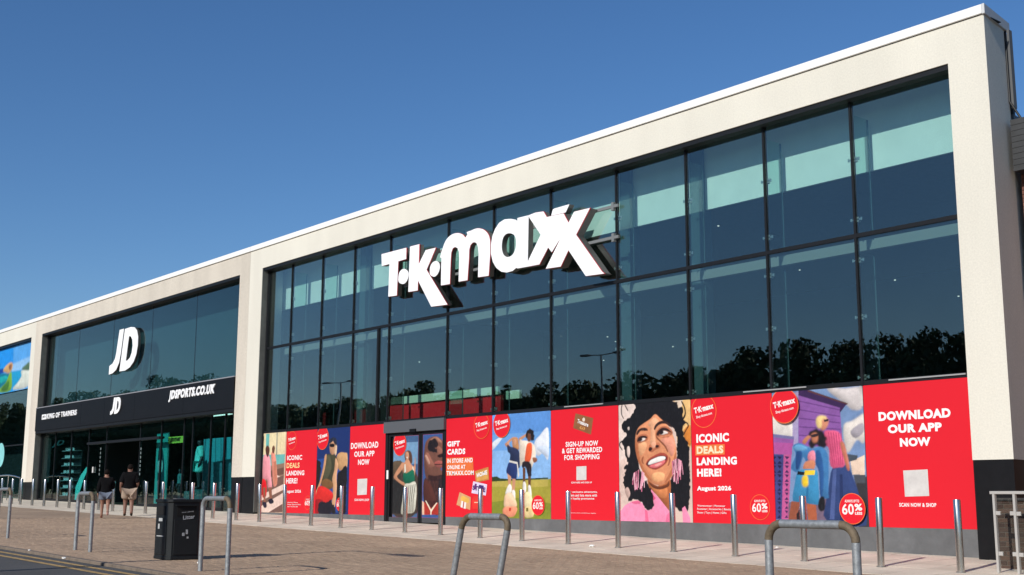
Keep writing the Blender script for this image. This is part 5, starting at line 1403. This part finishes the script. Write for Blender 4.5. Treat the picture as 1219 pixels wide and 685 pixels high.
def bin_text(s, along, z0, z1, u0, u1, face, bold=.02, tilt=0):
    me = text_mesh(s, bold); co = np.empty(len(me.vertices) * 3); me.vertices.foreach_get('co', co); co = co.reshape(-1, 3)
    mn, mx_ = co.min(0), co.max(0); u = (co[:, 0] - mn[0]) / (mx_[0] - mn[0]); v = (co[:, 1] - mn[1]) / (mx_[1] - mn[1])
    U = u0 + (u1 - u0) * u; Z = z0 + (z1 - z0) * v + tilt * (u - .5)
    out = np.stack([np.full(len(U), hb + face), U, Z], 1) if along == 'y' else np.stack([U, np.full(len(U), -hb - face), Z], 1)
    me.vertices.foreach_set('co', out.ravel()); me.update(); link_mesh('lettering', me, stk, lb_, shift=False)
bin_text('Litter', 'y', .635, .70, -.06, .14, .016, .03, .02)
bin_text('litter please', 'y', .735, .76, -.08, .12, .010, .01, .02)
bin_box('sticker', hb + .013, hb + .015, .0, .035, .40, .47, stk); bin_box('sticker', hb + .013, hb + .015, -.06, -.02, .37, .42, stk)
bin_box('sticker', hb + .013, hb + .015, .02, .05, .33, .36, stk); bin_box('sticker', -.08, .06, -hb - .014, -hb - .0125, .60, .65, stk)
bin_box('sticker', -.10, -.04, -hb - .014, -hb - .0125, .48, .56, stk); bin_box('sticker', -.14, .12, -hb - .014, -hb - .0125, .36, .375, stk)

# ------------------------------------------------------------------ right end: glass balustrade, brick wall added for its reflection, annex
rail_bright = mat('bright_rail', (.50, .48, .45), .45, metal=.35)
bl = thing('balustrade', 'glass balustrade with steel posts and handrail at the right edge', 'railing', (-9.6, -1.77, g(-9.6, -1.77)))
xA, zA_ = F(1189.5, 682, -1.77); xB = F(1214, 684, -1.77)[0]; zR = F(1187, 588.5, -1.77)[1]
posts = [xA, xB, xB + (xB - xA) * 3, xB + (xB - xA) * 6]
for xx in posts:
    MB().box(xx - .018, xx + .018, -1.80, -1.74, g(xx, -1.77), zR).obj('post', rail_bright, bl)
MB().box(xA - .06, posts[-1] + .05, -1.80, -1.74, zR, zR + .045).obj('handrail', rail_bright, bl, bevel=.004)
for a, b in zip(posts[:-1], posts[1:]):
    MB().box(a + .035, b - .035, -1.775, -1.763, g(a, -1.77) + .12, zR - .07).obj('glass_panel', glass_clear, bl)
    for z in (.25, .85):
        for xx in (a + .05, b - .05):
            MB().box(xx - .035, xx + .035, -1.79, -1.75, g(a, -1.77) + z, g(a, -1.77) + z + .06).obj('glass_clamp', rail_bright, bl, bevel=.006)
wY = -1.15
wx0 = F(1189.3, 640, wY)[0]
wz = F(1189, 596, wY)[1]
bw = thing('mirrored_brick_wall', 'low brown brick wall added behind the glass balustrade in place of the brick mirrored in it', 'wall', (wx0, wY, g(wx0, wY)))  # added wall, stands in for brick reflected in the balustrade glass
nrow = 16; rh = .072; zb0 = g(wx0, wY) - .02
n_b = 0
bme = []
for sdd in range(4):
    MBk = MB().box(0, .209, 0, .1, 0, .062); mk = MBk.mesh('brick', bevel=.004)
    a_ = mk.attributes.new('tone', 'FLOAT', 'POINT'); a_.data.foreach_set('value', [sdd / 3.0] * len(mk.vertices)); mk.materials.append(brick_m); bme.append(mk)
for r_ in range(nrow):
    z = zb0 + r_ * rh
    if z + .06 > wz + .03: break
    x = wx0 + (0.0 if r_ % 2 == 0 else .11)
    if r_ % 2: 
        o = bpy.data.objects.new('brick', MB().box(0, .1, 0, .1, 0, .062).mesh('brick', bevel=.004)); o.data.materials.append(brick_m); C.objects.link(o); o.parent = bw
        o.location = Vector((wx0, wY, z)) - OFF[bw.name]
    while x < wx0 + 3.3:
        o = bpy.data.objects.new('brick', bme[rnd.randrange(4)]); C.objects.link(o); o.parent = bw
        o.location = Vector((x, wY + rnd.uniform(-.001, .002), z)) - OFF[bw.name]; x += .2195
zz = zb0 + nrow * rh if zb0 + nrow * rh < wz + .05 else wz
MB().box(wx0 + .004, wx0 + 3.3, wY + .008, wY + .215, zb0 - .3, wz).obj('mortar', mat('mortar_grey', (.10, .085, .07), .95), bw)
MB().box(wx0 - .01, wx0 + 3.32, wY - .03, wY + .24, wz, wz + .04).obj('coping', mat('dark_coping', (.03, .028, .027), .7), bw)
# annex set back beside the end pillar
ax0 = -10.36
an = thing('annex', 'brown brick side building with dark metal clad top at the right edge', 'building', (-8, 1.2, 0))
vs, fs, tn = [], [], []
for r_ in range(104):
    z = -.1 + r_ * .0725
    x = ax0 - (.11 if r_ % 2 else 0)
    while x < ax0 + 2.2:
        n = len(vs); y0 = 1.12 + rnd.uniform(-.001, .001)
        x0_, x1_ = max(x, ax0), min(x + .209, ax0 + 2.2)
        if x1_ - x0_ > .02:
            vs += [(x0_, y0, z), (x1_, y0, z), (x1_, y0 + .1, z), (x0_, y0 + .1, z), (x0_, y0, z + .062), (x1_, y0, z + .062), (x1_, y0 + .1, z + .062), (x0_, y0 + .1, z + .062)]
            fs += [tuple(n + i for i in q) for q in ((3, 2, 1, 0), (4, 5, 6, 7), (0, 1, 5, 4), (1, 2, 6, 5), (3, 0, 4, 7))]
            tn += [rnd.random()] * 8
        x += .2195
me = bpy.data.meshes.new('brickwork'); me.from_pydata(vs, [], fs)
a_ = me.attributes.new('tone', 'FLOAT', 'POINT'); a_.data.foreach_set('value', tn)
redbrick = block_material('red_brick', (0.12, 0.05, 0.035), (0.19, 0.085, 0.055), (0.05, 0.04, 0.035))
o = link_mesh('brickwork', me, redbrick, an); o['kind'] = 'stuff'
MB().box(ax0, 14, 1.13, 15.9, -.3, 7.42).obj('wall', mat('annex_wall', (.13, .065, .045), .9, var=.2, vscale=10), an)
zc0, zc1 = F(1212, 203, .75)[1], F(1210, 141, .75)[1]
for k in range(9):
    z = zc0 + (zc1 - zc0) * k / 9; hh = (zc1 - zc0) / 9
    MB().prism([(-10.30, .70 + .05), (14, .75), (14, 1.115), (-10.30, 1.115)], [z] * 4, [z + hh * .93] * 4).obj('cladding_slat', mat('slate_cladding', (.028, .03, .033), .6, var=.3, vscale=4), an)
MB().box(-10.28, 14, .80, 15.5, zc0 + .01, zc1 - .02).obj('roof', frame_dark, an)
# side trim and pipe near the top of the end pillar
sdx = -10.262 - .16 * .98
dp = thing('downpipe', 'thin dark pipe with a small bend running down the side of the end pillar', 'pipe', (-10.2, 1.1, 8))
xp = F(1196.5, 60, 1.02)[0]
MB().tube([(xp + .03, 1.0, 9.48), (xp + .03, 1.0, F(1200, 122, 1.0)[1]), (xp + .12, 1.02, F(1203, 133, 1.0)[1]), (xp + .2, 1.05, F(1209, 143, 1.0)[1]), (xp + .3, 1.05, F(1215, 150, 1.0)[1])], .022, 8).obj('pipe', frame_dark, dp, smooth=True)
MB().box(xp + .055, xp + .10, 1.01, 1.12, F(1200, 130, 1.0)[1], COPB).obj('corner_trim', mat('trim_grey', (.09, .095, .10), .7), tk)
sdc = 1.20
MB().prism([(X_TKR - .012, -.045), (X_TKR + .045, -.045), (X_TKR + .045 - .16 * sdc, .987 * sdc), (X_TKR - .012 - .16 * sdc, .987 * sdc)], COPB - .002, COPT + .001).obj('coping', mat('shaded_matt_coping', (.55, .56, .56), .85), tk, bevel=.006)  # matt and greyer than the front coping: the side's shade is in the colour

# ------------------------------------------------------------------ scraps on the paving
pap = mat('paper_scrap', (.75, .74, .72), .8)
for px_, py_, s_, lb in ((705, 651.5, .05, 'crumpled white paper scrap on the pale paving below the sign-up poster'), (237, 671, .03, 'small white scrap beside the litter bin foot'),
                     (76, 665.5, .03, 'white scrap lying on the kerb at the lower left'), (35, 656, .025, 'tiny white scrap on the kerb at far left'), (925, 652.5, .025, 'small scrap by the plinth behind the rusty hoop')):
    p = hit(px_, py_)
    if p is None: continue
    bm = bmesh.new(); bmesh.ops.create_icosphere(bm, subdivisions=2, radius=s_)
    for v in bm.verts: v.co = Vector((v.co.x * 1.6, v.co.y, v.co.z * .6)) * rnd.uniform(.7, 1.2)
    me = bpy.data.meshes.new('s'); bm.to_mesh(me); bm.free(); me.transform(Matrix.Translation((p[0], p[1], g(*p) + s_ * .4)))
    o = link_mesh('paper_scrap', me, pap); _props(o, lb, 'litter')

# ------------------------------------------------------------------ what stands across the road: lamp posts and a belt of trees
def lamp_post(loc, H, arms, lab):
    t = thing('lamp_post', lab, 'lamp post', loc, 'car park lamp posts across the road')
    link_mesh('column', MB().tube([(0, 0, -.2), (0, 0, 1.2), (0, 0, H)], [.10, .09, .06], 12).mesh('m', True), galv, t, shift=False)
    for s_ in ([-1, 1] if arms == 2 else [1]):
        link_mesh('arm', MB().tube([(0, 0, H - .05), (s_ * 1.3, 0, H + .02)], .03, 8).mesh('m', True), galv, t, shift=False)
        link_mesh('lantern', MB().box(min(s_ * 1.2, s_ * 2.0), max(s_ * 1.2, s_ * 2.0), -.15, .15, H - .03, H + .07).mesh('m', False, .02), mat('lantern_grey', (.2, .2, .21), .5), t, shift=False)
    return t
def refl(px_, py_, Yd):
    x, z = F(px_, py_, GL); k = (D + GL + (GL - Yd)) / (D + GL)
    return x * k, EYE + (z - EYE) * k
for px_, py_, Yd, lb in ((403, 456, -27, 'twin armed lamp post mirrored in the lower glass left of the doors'), (716, 420.5, -27, 'twin armed lamp post mirrored in the lower glass above the laughing woman'),):
    x, z = refl(px_, py_, Yd); lamp_post((x, Yd, g(x, -8) - .1), z - g(x, -8) + .1, 2, lb)
x, z = -16.25, 0
lamp_post((-16.7, -20.6, g(-16.7, -12) - .1), 7.85, 1, 'lamp post left of the viewpoint whose thin shadow crosses the kerb by the bin')
# tree belt
def woodland():
    R3 = np.random.RandomState(11); v = []; f = []
    def leafs(cx_, cy_, cz, rx, ry, rz_, n, sz):
        P = R3.normal(size=(n, 3)); P /= np.linalg.norm(P, axis=1)[:, None]; P *= (R3.rand(n) ** .4)[:, None]
        P = P * [rx, ry, rz_] + [cx_, cy_, cz]
        for p in P:
            a_ = R3.normal(size=3); a_ /= np.linalg.norm(a_); b_ = np.cross(a_, R3.normal(size=3)); b_ /= np.linalg.norm(b_)
            s = sz * (0.6 + .8 * R3.rand()); k = len(v)
            v.extend([tuple(p - a_ * s), tuple(p + b_ * s * .6), tuple(p + a_ * s), tuple(p - b_ * s * .6)]); f.append((k, k + 1, k + 2, k + 3))
    x = 12.0
    while x > -235:
        zb = g(x, -8)
        top = 9.75 + .6 * math.sin(x * .16) * math.sin(x * .047 + 1) + R3.normal() * .35 + (.5 if x > -50 else 0)
        if -114 < x < -80: top = 10.3 + R3.normal() * .3
        if x < -128: top = 14.2 + 1.6 * math.sin(x * .5) + R3.normal() * .7
        r_ = 1.8 + 1.3 * R3.rand(); y = -41 - 4 * R3.rand(); h = top - zb
        for q in range(6):
            zz = zb + 1.0 + (h - 1.9) * (q + .5) / 6; rr = r_ * (1.0 - .5 * (q / 5.0) ** 2)
            leafs(x + R3.normal() * .5, y + R3.normal() * .5, zz, rr * 1.2, rr, h * .15, 260, .24)
        leafs(x + R3.normal() * .6, y, zb + h - .5, 1.0, .9, .6, 130, .16)
        x -= 1.1 + .7 * R3.rand()
    for i in range(150):
        xx = 12 - i * 1.6; up = 4.4 if xx < -128 else 0
        up += .5 if -125 < xx < -75 else 0
        leafs(xx, -46.0, 5.5 + up + R3.normal() * .25, 1.9, 1.0, 4.2, 480, .42)
    me = bpy.data.meshes.new('woodland'); me.from_pydata(v, [], f)
    o = link_mesh('woodland', me, leaf_m); o['kind'] = 'stuff'
    _props(o, 'belt of dark trees across the road, mirrored along the foot of the glass', 'woodland')
woodland()
print('OBJECTS', len(bpy.data.objects), 'TRIS', sum(len(o.data.polygons) for o in bpy.data.objects if o.type == 'MESH'))
